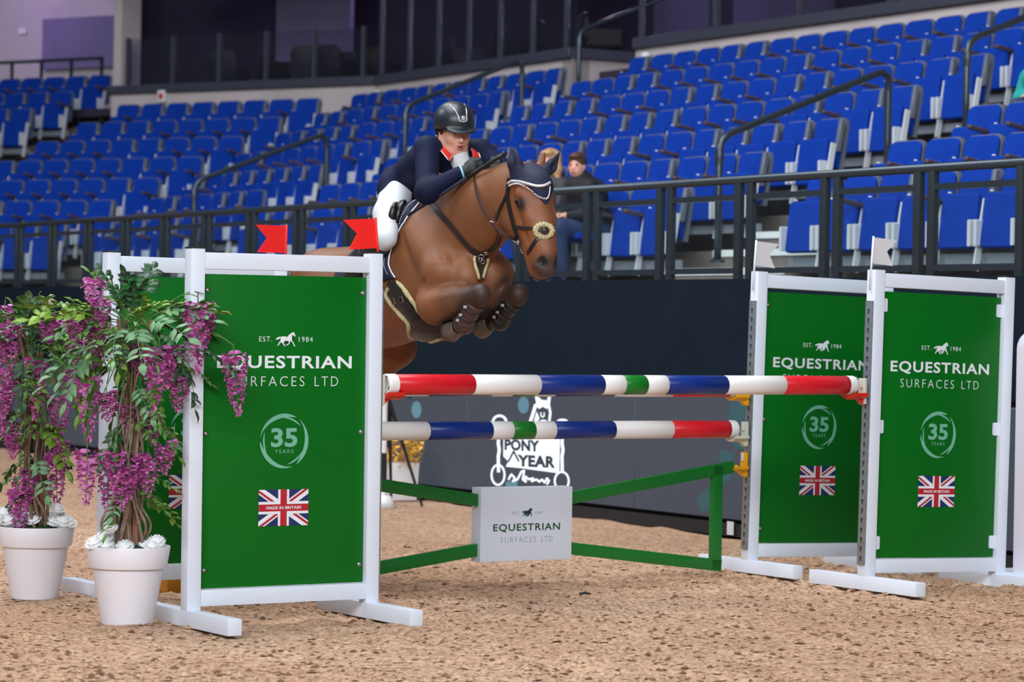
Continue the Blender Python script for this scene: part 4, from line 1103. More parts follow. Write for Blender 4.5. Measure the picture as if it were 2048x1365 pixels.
def wisteria(label, base, seed, crown_px, racemes, sprigs, trunk_top, blooms, crown_r):
    rs = random.Random(seed); Y = base.y
    t = thing('potted_wisteria', label, 'potted tree', base, group='potted wisteria trees')
    LOC = lambda p: Vector(p) - base
    def at(px, py, dy=0.0): return LOC(at_depth(px, py, Y + dy))
    n = 48
    MB().lathe([(0.0, 0.0), (0.112, 0.0), (0.118, 0.006), (0.163, 0.262), (0.176, 0.264), (0.178, 0.268), (0.192, 0.356), (0.190, 0.362), (0.180, 0.362), (0.172, 0.34), (0.0, 0.34)], n).build('pot', M['pot'], t, smooth=False).data.shade_smooth()
    t.children[-1].data.set_sharp_from_angle(angle=0.6)
    # moss cushion
    X = [(r, 0.325 + 0.05 * (1 - (r / 0.17) ** 2)) for r in (0.0, 0.06, 0.11, 0.15, 0.172)]
    MB().lathe(X, 28).build('moss', M['soil'], t, smooth=True)
    top = LOC(trunk_top)
    # two main stems and the bundle of twisted vines around them
    for j in range(3):
        a = j * 2.1
        P = []
        for i in range(15):
            q = i / 14; w = 0.032 * (1 - 0.4 * q) + 0.03 * math.sin(3 * q + j) * q
            c = Vector((0, 0, 0.32)).lerp(top, q); c += Vector((math.cos(a + 3.0 * q) * w, math.sin(a + 3.0 * q) * w, 0))
            if q > 0.55: c += Vector((math.cos(a), math.sin(a), 0)) * (q - 0.55) ** 1.4 * 0.32
            P.append(c)
        MB().tube(smooth_path(P, 2), [0.021 - 0.011 * i / 28 for i in range(29)], 7).build('trunk', M['bark'] if j else M['stick'], t, smooth=True)
    for j in range(24):
        a = rs.uniform(0, 6.28); tw = rs.uniform(1.5, 5.0) * rs.choice((-1, 1)); e = rs.uniform(0.35, 0.95); r0 = rs.uniform(0.045, 0.07)
        P = []
        for i in range(18):
            q = i / 17 * e; w = r0 * (1 - 0.35 * q) + 0.014 * math.sin(9 * q + j * 2.0) + (0.05 * math.exp(-((q - 0.12) / 0.07) ** 2) if j % 5 == 0 else 0)
            P.append(Vector((0, 0, 0.33)).lerp(top, q) + Vector((math.cos(a + tw * q) * w, math.sin(a + tw * q) * w, 0)))
        MB().tube(smooth_path(P, 2), [0.0078 - 0.003 * i / 34 for i in range(35)], 6).build('vine', M['vine'], t, smooth=True)
    cw = at(*crown_px)
    # flower clusters hang where the photograph shows them, on stalks from the crown
    stem_mb = []
    for (px, py, ln, var) in racemes:
        p = at(px, py, rs.uniform(-0.16, 0.10)); s_ = ln / 112.0
        M4 = Matrix.Translation(p) @ Matrix.Rotation(rs.uniform(0, 6.28), 4, 'Z') @ Matrix.Rotation(rs.uniform(-0.10, 0.10), 4, 'X') @ Matrix.Diagonal((0.8 + 0.28 * min(s_, 1.1), 0.8 + 0.28 * min(s_, 1.1), s_, 1))
        place('flower_cluster', RAC[var], None, t, M4)
        q = cw if p.z > 0.72 else Vector((0, 0, 0.32)).lerp(top, min(0.95, max(0.1, (p.z - 0.2) / max(top.z, 0.1))))
        m_ = p.lerp(q, 0.5) + Vector((0, 0, 0.05))
        MB().tube(smooth_path([p + Vector((0, 0, 0.04)), p.lerp(m_, 0.4) + Vector((0, 0, 0.05)), m_, q], 4), 0.0026, 5).build('stalk', M['leaf_mid'], t, smooth=True)
    def sprig(p, d, key, sc):
        o = place('leaf_sprig', rs.choice(SPRIGS[key]), None, t, Matrix.Translation(p) @ look(d, rs.uniform(-0.7, 0.7)) @ Matrix.Scale(sc, 4))
    for (x0, y0, x1, y1, key) in sprigs:
        dy = rs.uniform(-0.15, 0.1); a, b_ = at(x0, y0, dy), at(x1, y1, dy + rs.uniform(-0.12, 0.05))
        sprig(a, b_ - a, key, min(1.25, max(0.55, (b_ - a).length / 0.25)))
    for i in range(30):                                     # inner foliage of the crown
        d = Vector((rs.gauss(0, 1), rs.gauss(0, 1), rs.gauss(0.1, 0.7))).normalized()
        p = cw + Vector((d.x, d.y, d.z * 0.8)) * crown_r * rs.uniform(0.1, 0.55)
        sprig(p, Vector((d.x, d.y, d.z - 0.1)), rs.choice('ddmmglm'), rs.uniform(0.7, 1.05))
    for i in range(16):                                     # leaves down the trunk
        q = rs.uniform(0.18, 0.9); a = rs.uniform(0, 6.28); p = Vector((0, 0, 0.32)).lerp(top, q) + Vector((math.cos(a), math.sin(a), 0)) * 0.05
        sprig(p, Vector((math.cos(a), math.sin(a), rs.uniform(-0.9, 0.3))), rs.choice('dmglm'), rs.uniform(0.5, 0.85))
    for (px, py, sc) in blooms:
        p = at(px, py, rs.uniform(-0.10, 0.02)); p.z = max(p.z, 0.35)
        v = Vector((rs.uniform(-0.4, 0.4), -0.6, 1)).normalized()
        place('white_bloom', rs.choice(BLOOMS), None, t, Matrix.Translation(p) @ v.to_track_quat('Z', 'Y').to_matrix().to_4x4() @ Matrix.Scale(sc, 4))
    return t
P1 = on_z(254, 1250); P2 = on_z(69, 1198)
P1.z = P2.z = 0.0
wisteria('pink wisteria tree in a white pot, nearer one, in front of the left wing', P1, 11, (268, 650), 
    [(188, 556, 80, 3), (205, 600, 50, 0), (192, 642, 100, 0), (212, 650, 70, 3), (258, 680, 82, 0), (275, 690, 60, 1), (318, 698, 122, 0), (350, 690, 90, 1), (334, 704, 70, 0), (358, 756, 66, 2), (396, 612, 128, 0), (412, 628, 60, 0), (408, 606, 40, 3),
     (468, 710, 116, 0), (176, 757, 122, 2), (213, 785, 56, 2), (252, 808, 50, 0), (262, 856, 74, 0), (302, 828, 62, 2), (332, 884, 64, 2), (217, 908, 118, 0), (230, 905, 70, 1), (243, 944, 74, 1), (258, 936, 60, 0), (296, 912, 80, 2), (280, 905, 60, 1), (174, 902, 104, 2), (150, 640, 40, 0)],
    [(240, 620, 226, 536, 'd'), (245, 630, 196, 600, 'd'), (235, 640, 262, 556, 'd'), (200, 640, 78, 596, 'l'), (205, 632, 100, 578, 'l'), (190, 640, 132, 590, 'm'), (250, 640, 300, 590, 'l'), (270, 640, 290, 584, 'l'), (270, 630, 330, 586, 'l'),
     (300, 640, 340, 590, 'm'), (300, 640, 382, 580, 'm'), (310, 630, 410, 600, 'g'), (330, 640, 404, 590, 'g'), (260, 650, 236, 700, 'd'), (270, 650, 262, 690, 'd'), (290, 650, 320, 700, 'd'), (300, 650, 340, 680, 'd'), (280, 660, 300, 700, 'g'),
     (330, 660, 380, 690, 'm'), (350, 680, 372, 640, 'l'), (210, 690, 76, 720, 'g'), (205, 680, 90, 740, 'g'), (200, 690, 110, 770, 'g'), (210, 690, 130, 740, 'g'), (200, 720, 130, 800, 'l'), (210, 740, 140, 830, 'm'), (220, 740, 170, 690, 'm'),
     (370, 700, 480, 712, 'd'), (380, 690, 440, 716, 'd'), (350, 730, 425, 740, 'm'), (350, 720, 416, 790, 'd'), (340, 740, 400, 770, 'm'), (280, 830, 360, 850, 'l'), (290, 840, 370, 880, 'm'), (250, 850, 200, 930, 'g'), (250, 840, 196, 900, 'g'), (240, 860, 210, 960, 'm'), (300, 760, 330, 830, 'm'), (230, 800, 180, 780, 'l')],
    at_depth(268, 640, P1.y), [(208, 1082, 1.25), (190, 1090, 1.1), (228, 1078, 1.1), (212, 1096, 1.0), (222, 1062, 0.9), (249, 1099, 1.15), (290, 1099, 1.05), (312, 1088, 1.1), (303, 1096, 0.95), (195, 1102, 0.7)], 0.30)
wisteria('pink wisteria tree in a white pot, at the left edge of the picture', P2, 23, (60, 690),
    [(82, 600, 50, 3), (96, 630, 76, 0), (112, 640, 60, 0), (26, 640, 118, 0), (10, 612, 70, 1), (4, 650, 80, 0), (72, 722, 122, 0), (118, 798, 112, 0), (16, 744, 108, 2), (4, 780, 60, 2), (20, 846, 60, 2), (112, 908, 112, 0), (120, 880, 60, 2), (60, 942, 66, 2), (48, 958, 80, 0), (36, 980, 96, 0), (30, 870, 50, 1), (128, 740, 60, 2), (150, 680, 50, 0)],
    [(60, 660, 20, 610, 'g'), (55, 660, 46, 606, 'g'), (60, 650, 10, 640, 'g'), (50, 660, 60, 640, 'l'), (60, 650, 74, 640, 'l'), (70, 680, 130, 700, 'm'), (60, 690, 20, 720, 'm'), (60, 700, 90, 780, 'm'), (60, 720, 40, 800, 'd'), (70, 760, 110, 830, 'm'), (60, 800, 10, 830, 'g'), (60, 820, 0, 846, 'l'),
     (60, 850, 20, 910, 'm'), (70, 860, 40, 930, 'd'), (60, 890, 30, 960, 'm'), (80, 840, 150, 880, 'l'), (80, 850, 140, 910, 'l'), (80, 870, 120, 840, 'm'), (90, 700, 150, 740, 'g'), (90, 690, 160, 690, 'm')],
    at_depth(66, 660, P2.y), [(10, 1030, 1.15), (-6, 1042, 1.1), (20, 1044, 1.0), (56, 1030, 1.1), (50, 1048, 1.1), (68, 1044, 0.95), (116, 1032, 1.1), (108, 1046, 1.1), (126, 1046, 1.2), (138, 1050, 1.0), (114, 1020, 0.9)], 0.30)
# ------------------------------------------------------------------ the horse, in its own frame: f forward, r to its right side, z up
HD = Vector((0.552, -0.834, 0)).normalized(); RV = Vector((HD.y, -HD.x, 0))
C0 = Vector((-0.187, 14.4, 0))
def W(p): return C0 + HD * p[0] + RV * p[1] + Vector((0, 0, p[2]))
def HP(px, py, r=0.0):                                   # pixel -> point of the horse frame on the lengthwise plane r
    p = on_plane(px, py, C0 + RV * r, RV) - C0
    return (p.dot(HD), r, p.z)
def inH(p): q = Vector(p) - C0; return (q.dot(HD), q.dot(RV), q.z)
def to_world(V):
    return np.stack([C0.x + V[:, 0] * HD.x + V[:, 1] * RV.x, C0.y + V[:, 0] * HD.y + V[:, 1] * RV.y, V[:, 2]], 1)
def body_obj(name, B, m, parent, base, relax=1, colors=None):
    V, F = B.skin(relax); F = F[:, ::-1]                 # the horse frame is left-handed
    col = colors(V) if colors else None
    return place(name, np_mesh(name, to_world(V) - np.array(base), F, m, col), None, parent)
def mb_obj(name, mb, m, parent, base, smooth=True, flip=True, bevel=0):
    """mesh given in the horse frame"""
    v = [W(p) - Vector(base) for p in mb.v]; f = [q[::-1] for q in mb.f] if flip else mb.f
    me = make_mesh(name, v, f, smooth); me.materials.append(m)
    return place(name, me, None, parent)
SIDE = (0, 1, 0)
PA, PN = np.array([0.956, 0, 0.292]), np.array([-0.292, 0, 0.956])
BROT = [PA, [0, 1, 0], PN]
def head_prims(B, g=0.0):
    k = 0.035
    B.chain([(0.490, 0, 2.055), (0.540, 0, 1.885), (0.588, 0, 1.765), (0.602, 0, 1.712)], [0.108 + g, 0.098 + g, 0.080 + g, 0.070 + g], k, SIDE, 0.76)
    B.cone((0.44, 0, 1.90), (0.545, 0, 1.69), 0.055 + g, 0.040 + g, k, SIDE, 0.95)
    for s in (-1, 1):
        B.ball((0.425, s * 0.036, 1.950), (0.112 + g, 0.056 + g, 0.122 + g), k, [[0.95, 0, 0.3], [0, 1, 0], [-0.3, 0, 0.95]])      # jowl
        B.cone((0.520, s * 0.072, 2.045), (0.575, s * 0.060, 1.93), 0.036 + g, 0.026 + g, 0.03)                                      # brow and cheek bone
        B.cone((0.575, s * 0.056, 1.92), (0.61, s * 0.040, 1.80), 0.018 + g, 0.016 + g, 0.03)
    B.cone((0.46, 0, 2.115), (0.535, 0, 2.085), 0.085 + g, 0.070 + g, 0.04, SIDE, 0.95)                                             # poll
EARS = {}
def horse_body(legs=True, vox=0.0105):
    B = Body((-2.1, -0.55, 0.6), (0.95, 0.55, 2.55), vox)
    B.ball((-0.36, 0, 1.665), (0.41, 0.240, 0.335), 0.05, BROT)
    B.ball((-0.76, 0, 1.595), (0.56, 0.275, 0.295), 0.08, BROT)
    B.ball((-1.27, 0, 1.535), (0.36, 0.265, 0.275), 0.08, BROT)
    B.cone((-0.62, 0, 1.90), (-0.42, 0, 1.955), 0.09, 0.085, 0.08)                                                                  # withers
    B.chain([(-0.30, 0, 1.80), (0.03, 0, 1.965), (0.30, 0, 2.045), (0.44, 0, 2.075)], [0.275, 0.200, 0.150, 0.118], 0.06, SIDE, 0.62)  # neck
    for s in (-1, 1):
        B.cone((-0.42, s * 0.120, 1.93), (-0.06, s * 0.150, 1.665), 0.095, 0.095, 0.04)                                              # shoulder blade
        B.ball((-0.005, s * 0.078, 1.640), (0.112, 0.088, 0.125), 0.03)                                                               # breast muscle
        B.cone((-0.09, s * 0.158, 1.66), (-0.13, s * 0.172, 1.53), 0.098, 0.085, 0.04)                                               # upper arm
        B.cone((-1.35, s * 0.12, 1.62), (-1.06, s * 0.175, 1.28), 0.185, 0.105, 0.06)                                               # thigh
        B.chain([(-1.06, s * 0.175, 1.27), (-1.25, s * 0.15, 1.13), (-1.40, s * 0.13, 1.02)], [0.105, 0.075, 0.056], 0.04)
        B.chain([(-1.40, s * 0.13, 1.02), (-1.56, s * 0.125, 0.90), (-1.62, s * 0.12, 0.86), (-1.70, s * 0.12, 0.79)], [0.054, 0.036, 0.044, 0.034], 0.025)
    B.ball((-0.34, 0, 1.455), (0.28, 0.165, 0.128), 0.05)                                                                              # keel between the forelegs
    for elbow, knee, fet, hoof in LEGS if legs else []:
        e, kn, ft, hf = (np.array(q) for q in (elbow, knee, fet, hoof))
        mid = e * 0.55 + kn * 0.45
        B.chain([e, mid, kn], [0.096, 0.072, 0.044], 0.03)
        B.cone(e + [0.02, 0, -0.03], mid + [0.02, 0, -0.022], 0.062, 0.045, 0.03)
        B.ball(kn + [0.004, 0, -0.004], (0.046, 0.044, 0.054), 0.02)
        B.cone(kn, ft, 0.042, 0.034, 0.02)
        B.ball(ft, 0.043, 0.02)
        B.cone(ft, ft * 0.35 + hf * 0.65, 0.038, 0.034, 0.02)
    for s in (-1, 1):
        B.cone((0.30, s * 0.105, 1.93), (0.02, s * 0.150, 1.74), 0.010, 0.014, 0.035, cut=True)                                     # jugular groove
        B.cone((-0.36, s * 0.235, 1.86), (-0.17, s * 0.262, 1.60), 0.008, 0.012, 0.035, cut=True)                                  # behind the shoulder blade
        B.cone((-0.02, s * 0.190, 1.72), (-0.14, s * 0.268, 1.56), 0.006, 0.008, 0.025, cut=True)
    B.cone((0.115, 0, 1.72), (0.075, 0, 1.54), 0.012, 0.016, 0.03, cut=True)
    for elbow, knee, fet, hoof in LEGS if legs else []:
        e, kn = np.array(elbow), np.array(knee); sg = 1 if e[1] > 0 else -1
        B.cone(e * 0.75 + kn * 0.25 + [0, sg * 0.098, -0.012], e * 0.25 + kn * 0.75 + [0, sg * 0.070, -0.004], 0.006, 0.004, 0.022, cut=True)
        B.cone(e * 0.7 + kn * 0.3 + [0, sg * 0.085, 0.052], e * 0.2 + kn * 0.8 + [0, sg * 0.058, 0.022], 0.005, 0.004, 0.018, cut=True)
    head_prims(B)
    for s in (-1, 1):
        B.cone((0.52, s * 0.088, 1.93), (0.565, s * 0.066, 1.82), 0.006, 0.006, 0.022, cut=True)
        B.cone((0.463, s * 0.058, 2.16), (0.470, s * 0.085, 2.25), 0.030, 0.012, 0.02)
        B.ball((0.625, s * 0.036, 1.712), (0.042, 0.030, 0.040), 0.02)                                                              # nostril wing
        B.ball((0.662, s * 0.050, 1.712), (0.026, 0.020, 0.032), 0.006, cut=True)
    B.cone((0.555, 0, 1.668), (0.600, 0, 1.662), 0.036, 0.034, 0.02, SIDE, 1.0)                                                     # chin and lips
    B.ball((0.638, 0, 1.672), (0.034, 0.042, 0.024), 0.02)
    B.cone((0.675, 0.05, 1.663), (0.60, 0.052, 1.683), 0.004, 0.003, 0.006, cut=True)
    B.cone((-1.58, 0, 1.70), (-1.70, 0, 1.66), 0.06, 0.045, 0.05)
    return B
LEGS = [((-0.09, 0.185, 1.495), HP(962, 588, 0.15), HP(928, 647, 0.14), HP(905, 661, 0.13)),
        ((-0.15, -0.155, 1.505), HP(1038, 588, -0.13), HP(1000, 640, -0.13), HP(966, 655, -0.13))]
def srgb(c): return np.array(lin(*c)[:3])
def coat(V):
    f, r, z = V[:, 0], V[:, 1], V[:, 2]
    n = vnoise(f * 6 + 20, z * 6 + r * 4, 9); n2 = vnoise(f * 2.3 + 5, z * 2.3 + r * 2, 10)
    C = srgb((108, 71, 47))[None] * (1 - n2[:, None]) + srgb((132, 81, 49))[None] * n2[:, None]
    C *= (0.88 + 0.24 * n[:, None])
    def blend(w, c):
        nonlocal C
        w = np.clip(w, 0, 1)[:, None]; C = C * (1 - w) + srgb(c)[None] * w
    blend((1.50 - z) * 4 * (f < -0.12) * 0.6, (146, 80, 42))                         # warmer belly
    for e, kn, ft, hf in LEGS:
        kn, ft, hf = (np.array(q) for q in (kn, ft, hf))
        for a, b_, rad in ((kn, ft, 0.09), (ft, hf, 0.10)):
            ab = b_ - a; t = np.clip(((V - a) @ ab) / (ab @ ab), 0, 1); d = np.linalg.norm(V - a - t[:, None] * ab, axis=1)
            blend((rad - d) / 0.03, (27, 23, 24))
        e = np.array(e); ab = kn - e; t = ((V - e) @ ab) / (ab @ ab); d = np.linalg.norm(V - e - np.clip(t, 0, 1)[:, None] * ab, axis=1)
        blend(np.clip((0.13 - d) / 0.04, 0, 1) * np.clip(t * 1.4 - 0.2, 0, 0.8), (66, 47, 40))
    blend((1.20 - z) * 5 * (f < -1.0), (44, 36, 36))
    hd_ = np.clip((f - 0.36) * 12, 0, 1) * np.clip((2.2 - z) * 10, 0, 1)
    blend(hd_ * np.clip((f - (0.60 - (z - 1.9) * 0.25)) * 14, 0, 0.7) * (z > 1.78), (92, 70, 58))    # greyer front of the face
    blend(hd_ * 0.45, (140, 80, 46))
    mz = np.sqrt((f - 0.648) ** 2 + (z - 1.690) ** 2 + (r * 0.8) ** 2)
    blend((0.10 - mz) / 0.05 * 0.9, (72, 54, 48))
    nost = np.sqrt((f - 0.665) ** 2 + (np.abs(r) - 0.048) ** 2 + (z - 1.712) ** 2)
    blend((0.038 - nost) / 0.012, (18, 13, 13))
    eye = np.sqrt((f - 0.545) ** 2 + (np.abs(r) - 0.095) ** 2 + (z - 1.995) ** 2)
    blend((0.055 - eye) / 0.03 * 0.8, (54, 36, 28))
    crest = (z - (2.075 + 0.13 * np.clip((f + 0.3) / 0.6, 0, 1))) / 0.03 * (np.abs(r) < 0.03) * (f > -0.45) * (f < 0.45)
    blend(crest, (40, 30, 28))
    return C
m_coat, nt, b = new_mat('bay_coat')
at_ = nt.nodes.new('ShaderNodeAttribute'); at_.attribute_name = 'coat'
nt.links.new(at_.outputs['Color'], b.inputs['Base Color'])
b.inputs['Roughness'].default_value = 0.52; b.inputs['Specular IOR Level'].default_value = 0.38
tcx = nt.nodes.new('ShaderNodeTexCoord'); nz = nt.nodes.new('ShaderNodeTexNoise'); nz.inputs['Scale'].default_value = 9; nz.inputs['Detail'].default_value = 5
nt.links.new(tcx.outputs['Object'], nz.inputs['Vector']); bmp = nt.nodes.new('ShaderNodeBump'); bmp.inputs['Strength'].default_value = 0.22; bmp.inputs['Distance'].default_value = 0.02
nt.links.new(nz.outputs['Fac'], bmp.inputs['Height']); nt.links.new(bmp.outputs['Normal'], b.inputs['Normal'])

HB = W((-0.5, 0, 0)); HB.z = 0.78
horse = thing('horse', 'bay horse jumping with tucked forelegs over the striped poles', 'horse', HB)
hb = body_obj('body', horse_body(), m_coat, horse, HB, 2, coat)
BV = BVHTree.FromPolygons([tuple(v.co + HB) for v in hb.data.vertices], [tuple(p.vertices) for p in hb.data.polygons])
def hit(px, py):
    """where the ray of a pixel meets the horse's skin: point and normal in the world"""
    d = ray(px, py); loc, nrm, i, dist = BV.ray_cast(CAMP, d)
    if loc is None:
        p = CAMP + d * (14.1 / d.y); loc, nrm, i, dist = BV.find_nearest(p)
    return loc, nrm
BV_full = BV                                              # the trunk without forelegs, for what lies behind them
_V, _F = horse_body(False, 0.015).skin(2)
BV_trunk = BVHTree.FromPolygons([tuple(v) for v in to_world(_V)], [tuple(int(i) for i in q[::-1]) for q in _F])
def mirror(p): q = inH(p); return W((q[0], -q[1], q[2]))
M['leather'] = mat('dark_brown_leather', (44, 32, 32), 0.38, var=0.2, scale=30)
M['leather_b'] = mat('black_leather', (26, 24, 26), 0.35, var=0.15, scale=30)
M['leather_r'] = mat('russet_leather', (70, 48, 48), 0.38, var=0.15, scale=30)
M['fleece'] = mat('cream_sheepskin', (206, 192, 150), 0.95, var=0.15, scale=60, bump=1.0, bscale=160)
M['navy'] = mat('navy_cloth', (18, 26, 56), 0.75, var=0.12, scale=20)
M['silver'] = mat('silver_trim', (206, 204, 206), 0.3, 0.4, var=0.3, scale=200)
M['hoof'] = mat('grey_hoof', (104, 92, 84), 0.5, var=0.2, scale=30)
M['hair_dark'] = mat('dark_mane', (38, 28, 26), 0.7, var=0.3, scale=40, bump=0.6, bscale=120)
M['eye'] = mat('dark_eye', (14, 9, 8), 0.06, coat=0.6)

# hooves
for e, kn, ft, hf in LEGS + [(None, None, (-1.62, s * 0.12, 0.86), (-1.76, s * 0.12, 0.735)) for s in (-1, 1)]:
    a, b_ = Vector(ft), Vector(hf); d = (b_ - a).normalized()
    P = [a.lerp(b_, 0.55), a.lerp(b_, 0.62), b_ - d * 0.01, b_ + d * 0.022, b_ + d * 0.025]
    mb = MB().tube(P, [0.036, 0.040, 0.052, 0.056, 0.050], 20)
    mb_obj('hoof', mb, M['hoof'], horse, HB)
# eyes
for s in (1, -1):
    p, n = hit(1038, 408)
    if s < 0: p = mirror(p)
    q = inH(p); c = (q[0] - 0.004, q[1] - s * 0.008, q[2])
    mb = MB(); n_ = 14
    mb.lathe([(0.0205 * math.sin(math.pi * i / 10), 0.0205 * math.cos(math.pi * i / 10)) for i in range(11)], n_, c)
    mb_obj('eye', mb, M['eye'], horse, HB)
    mb = MB().tube([(c[0] - 0.024, c[1] + s * 0.008, c[2] + 0.002), (c[0] - 0.010, c[1] + s * 0.017, c[2] + 0.018), (c[0] + 0.010, c[1] + s * 0.016, c[2] + 0.016), (c[0] + 0.024, c[1] + s * 0.004, c[2] - 0.004)], [0.004, 0.007, 0.007, 0.004], 8)
    mb_obj('eyelid', mb, m_lid if 'm_lid' in globals() else M['hair_dark'], horse, HB)
# mane: a row of short plaits along the crest, tail
crest = [HP(*q) for q in ((862, 402), (893, 381), (924, 366), (955, 352), (985, 340), (1008, 332))]
mb = MB().tube(smooth_path(crest, 5), [0.018] * 26, 8); mb_obj('mane', mb, M['hair_dark'], horse, HB)
B = Body((-2.3, -0.2, 0.7), (-1.4, 0.2, 1.9), 0.014)
B.chain([(-1.64, 0, 1.68), (-1.80, 0, 1.64), (-1.93, 0.01, 1.45), (-1.98, 0.02, 1.15), (-1.95, 0.02, 0.95)], [0.045, 0.05, 0.075, 0.06, 0.02], 0.04)
body_obj('tail', B, M['hair_dark'], horse, HB)

# ------------------------------------------------------------------ straps laid on the skin
def strap_mb(pts, nrms, width, thick=0.004, mb=None):
    mb = mb or MB(); P = [Vector(p) for p in pts]; n = len(P); k = len(mb.v)
    for i in range(n):
        t = (P[min(i + 1, n - 1)] - P[max(i - 1, 0)]).normalized(); nn = nrms[i]; nn = (nn - t * nn.dot(t)).normalized(); sd = t.cross(nn) * width / 2
        for o in (-sd - nn * thick, sd - nn * thick, sd + nn * thick, -sd + nn * thick): mb.v.append(tuple(P[i] + o))
    for i in range(n - 1):
        for j in range(4):
            a, b_ = k + i * 4 + j, k + i * 4 + (j + 1) % 4; mb.f.append((a, b_, b_ + 4, a + 4))
    mb.f.append((k + 3, k + 2, k + 1, k)); e = k + (n - 1) * 4; mb.f.append((e, e + 1, e + 2, e + 3)); return mb
def dense(px, step=5.0):
    out = []
    for i in range(len(px) - 1):
        (a, b_), (c, d) = px[i], px[i + 1]; m = max(1, int(math.hypot(c - a, d - b_) / step))
        out += [(a + (c - a) * j / m, b_ + (d - b_) * j / m) for j in range(m)]
    return out + [px[-1]]
def strap(name, px, width, m, parent, lift=0.005, thick=0.003, both=False):
    H_ = [hit(*q) for q in dense(px)]
    P = [p + n * lift for p, n in H_]; Nn = [n for p, n in H_]
    for _ in range(2):
        P = [P[0]] + [P[i] * 0.5 + (P[i - 1] + P[i + 1]) * 0.25 for i in range(1, len(P) - 1)] + [P[-1]]
    base = parent.location
    mb = strap_mb([p - base for p in P], Nn, width, thick); o = mb.build(name, m, parent, smooth=False)
    if both:
        def mn(n): q = (n.dot(HD), -n.dot(RV), n.z); return HD * q[0] + RV * q[1] + Vector((0, 0, q[2]))
        strap_mb([mirror(p) - base for p in P], [mn(n) for n in Nn], width, thick).build(name, m, parent)
    return o
def patch(name, poly, m, parent, lift, thick=0.006, cuts=5, smooth=True):
    """a piece of cloth or leather lying on the skin, outlined in the photograph"""
    bm = bmesh.new(); vs = [bm.verts.new((x, y, 0)) for x, y in poly]; f = bm.faces.new(vs)
    bmesh.ops.triangulate(bm, faces=[f]); bmesh.ops.subdivide_edges(bm, edges=bm.edges[:], cuts=cuts, use_grid_fill=True)
    bmesh.ops.triangulate(bm, faces=bm.faces[:]); bm.verts.index_update()
    base = parent.location; T_, Bt = [], []
    for v in bm.verts:
        p, n = hit(v.co.x, v.co.y); T_.append(p + n * lift - base); Bt.append(p + n * (lift - thick) - base)
    mid = [list() for _ in T_]
    for e in bm.edges:
        a, b_ = (v.index for v in e.verts); mid[a].append(b_); mid[b_].append(a)
    for _ in range(3):
        T_ = [T_[i] * 0.5 + sum((T_[j] for j in mid[i]), Vector()) * (0.5 / len(mid[i])) if not bm.verts[i].is_boundary else T_[i] for i in range(len(T_))] if False else T_
    bm.verts.ensure_lookup_table()
    F = [tuple(v.index for v in q.verts) for q in bm.faces]; n = len(T_)
    c = F[0]; nn = (T_[c[1]] - T_[c[0]]).cross(T_[c[2]] - T_[c[0]])
    if nn.dot(CAMP - base - T_[c[0]]) < 0: F = [q[::-1] for q in F]
    bd = [tuple(v.index for v in e.verts) for e in bm.edges if e.is_boundary]; bm.free()
    F2 = F + [tuple(i + n for i in q[::-1]) for q in F] + [(a, b_, b_ + n, a + n) for a, b_ in bd]
    me = make_mesh(name, T_ + Bt, F2, smooth); me.materials.append(m); return place(name, me, None, parent)
def ring_mb(c, n, r, w, k=18):
    n = Vector(n).normalized(); a = n.orthogonal().normalized(); b_ = n.cross(a)
    return MB().tube([Vector(c) + (a * math.cos(2 * math.pi * i / k) + b_ * math.sin(2 * math.pi * i / k)) * r for i in range(k + 1)], w, 6)
def fleece_edge(name, px, r, parent, lift=0.012):
    H_ = [hit(*q) for q in dense(px, 4)]; P = [p + n * lift for p, n in H_]
    for _ in range(3): P = [P[0]] + [P[i] * 0.5 + (P[i - 1] + P[i + 1]) * 0.25 for i in range(1, len(P) - 1)] + [P[-1]]
    rs = random.Random(4); MB().tube([p - parent.location for p in P], [r * rs.uniform(0.85, 1.15) for _ in P], 8).build(name, M['fleece'], parent, smooth=True)

zq = lambda pts: [(960 + x / 4.878, 290 + y / 4.878) for x, y in pts]        # head crop
zg = lambda pts: [(740 + x / 5.689, 480 + y / 5.689) for x, y in pts]        # girth crop
zr = lambda pts: [(680 + x / 2.624, 180 + y / 2.624) for x, y in pts]        # rider crop
# bridle
br = thing('bridle', 'dark leather bridle with a sparkling browband and fleece-padded crossed noseband', 'bridle', W((0.5, 0, 1.9)))
strap('cheekpiece', zq([(290, 330), (284, 400), (276, 500), (298, 630), (336, 780), (372, 900), (402, 965)]), 0.022, M['leather_b'], br, 0.007, 0.004, True)
strap('throatlash', zq([(290, 430), (250, 530), (205, 620), (172, 690), (160, 725)]), 0.016, M['leather_b'], br, 0.006, 0.003)
strap('noseband_upper', zq([(348, 800), (400, 808), (480, 812), (560, 818), (612, 832)]), 0.016, M['leather'], br, 0.006, 0.003)
strap('noseband_upper', zq([(612, 835), (640, 822), (668, 812)]), 0.016, M['leather'], br, 0.006, 0.003)
strap('noseband_lower', zq([(600, 866), (566, 908), (520, 985), (470, 1060), (432, 1120)]), 0.018, M['leather_b'], br, 0.007, 0.003)
p, n = hit(*zq([(628, 842)])[0]); q = p + n * 0.012 - br.location
sv = n.cross(Vector((0, 0, 1))).normalized() * -1
rs = random.Random(12)
for w in range(16):
    a_ = 2 * math.pi * w / 16; c = q + sv * (0.040 * math.cos(a_) - 0.004) + Vector((0, 0, 0.030 * math.sin(a_))) - n * 0.004
    me_ = MB().lathe([(0.014 * math.sin(math.pi * i / 8), 0.014 * math.cos(math.pi * i / 8)) for i in range(9)], 12)
    me_.v = [tuple(Vector(v) * rs.uniform(0.75, 1.25) + c) for v in me_.v]; me_.build('fleece_tuft', M['fleece'], br, smooth=True)
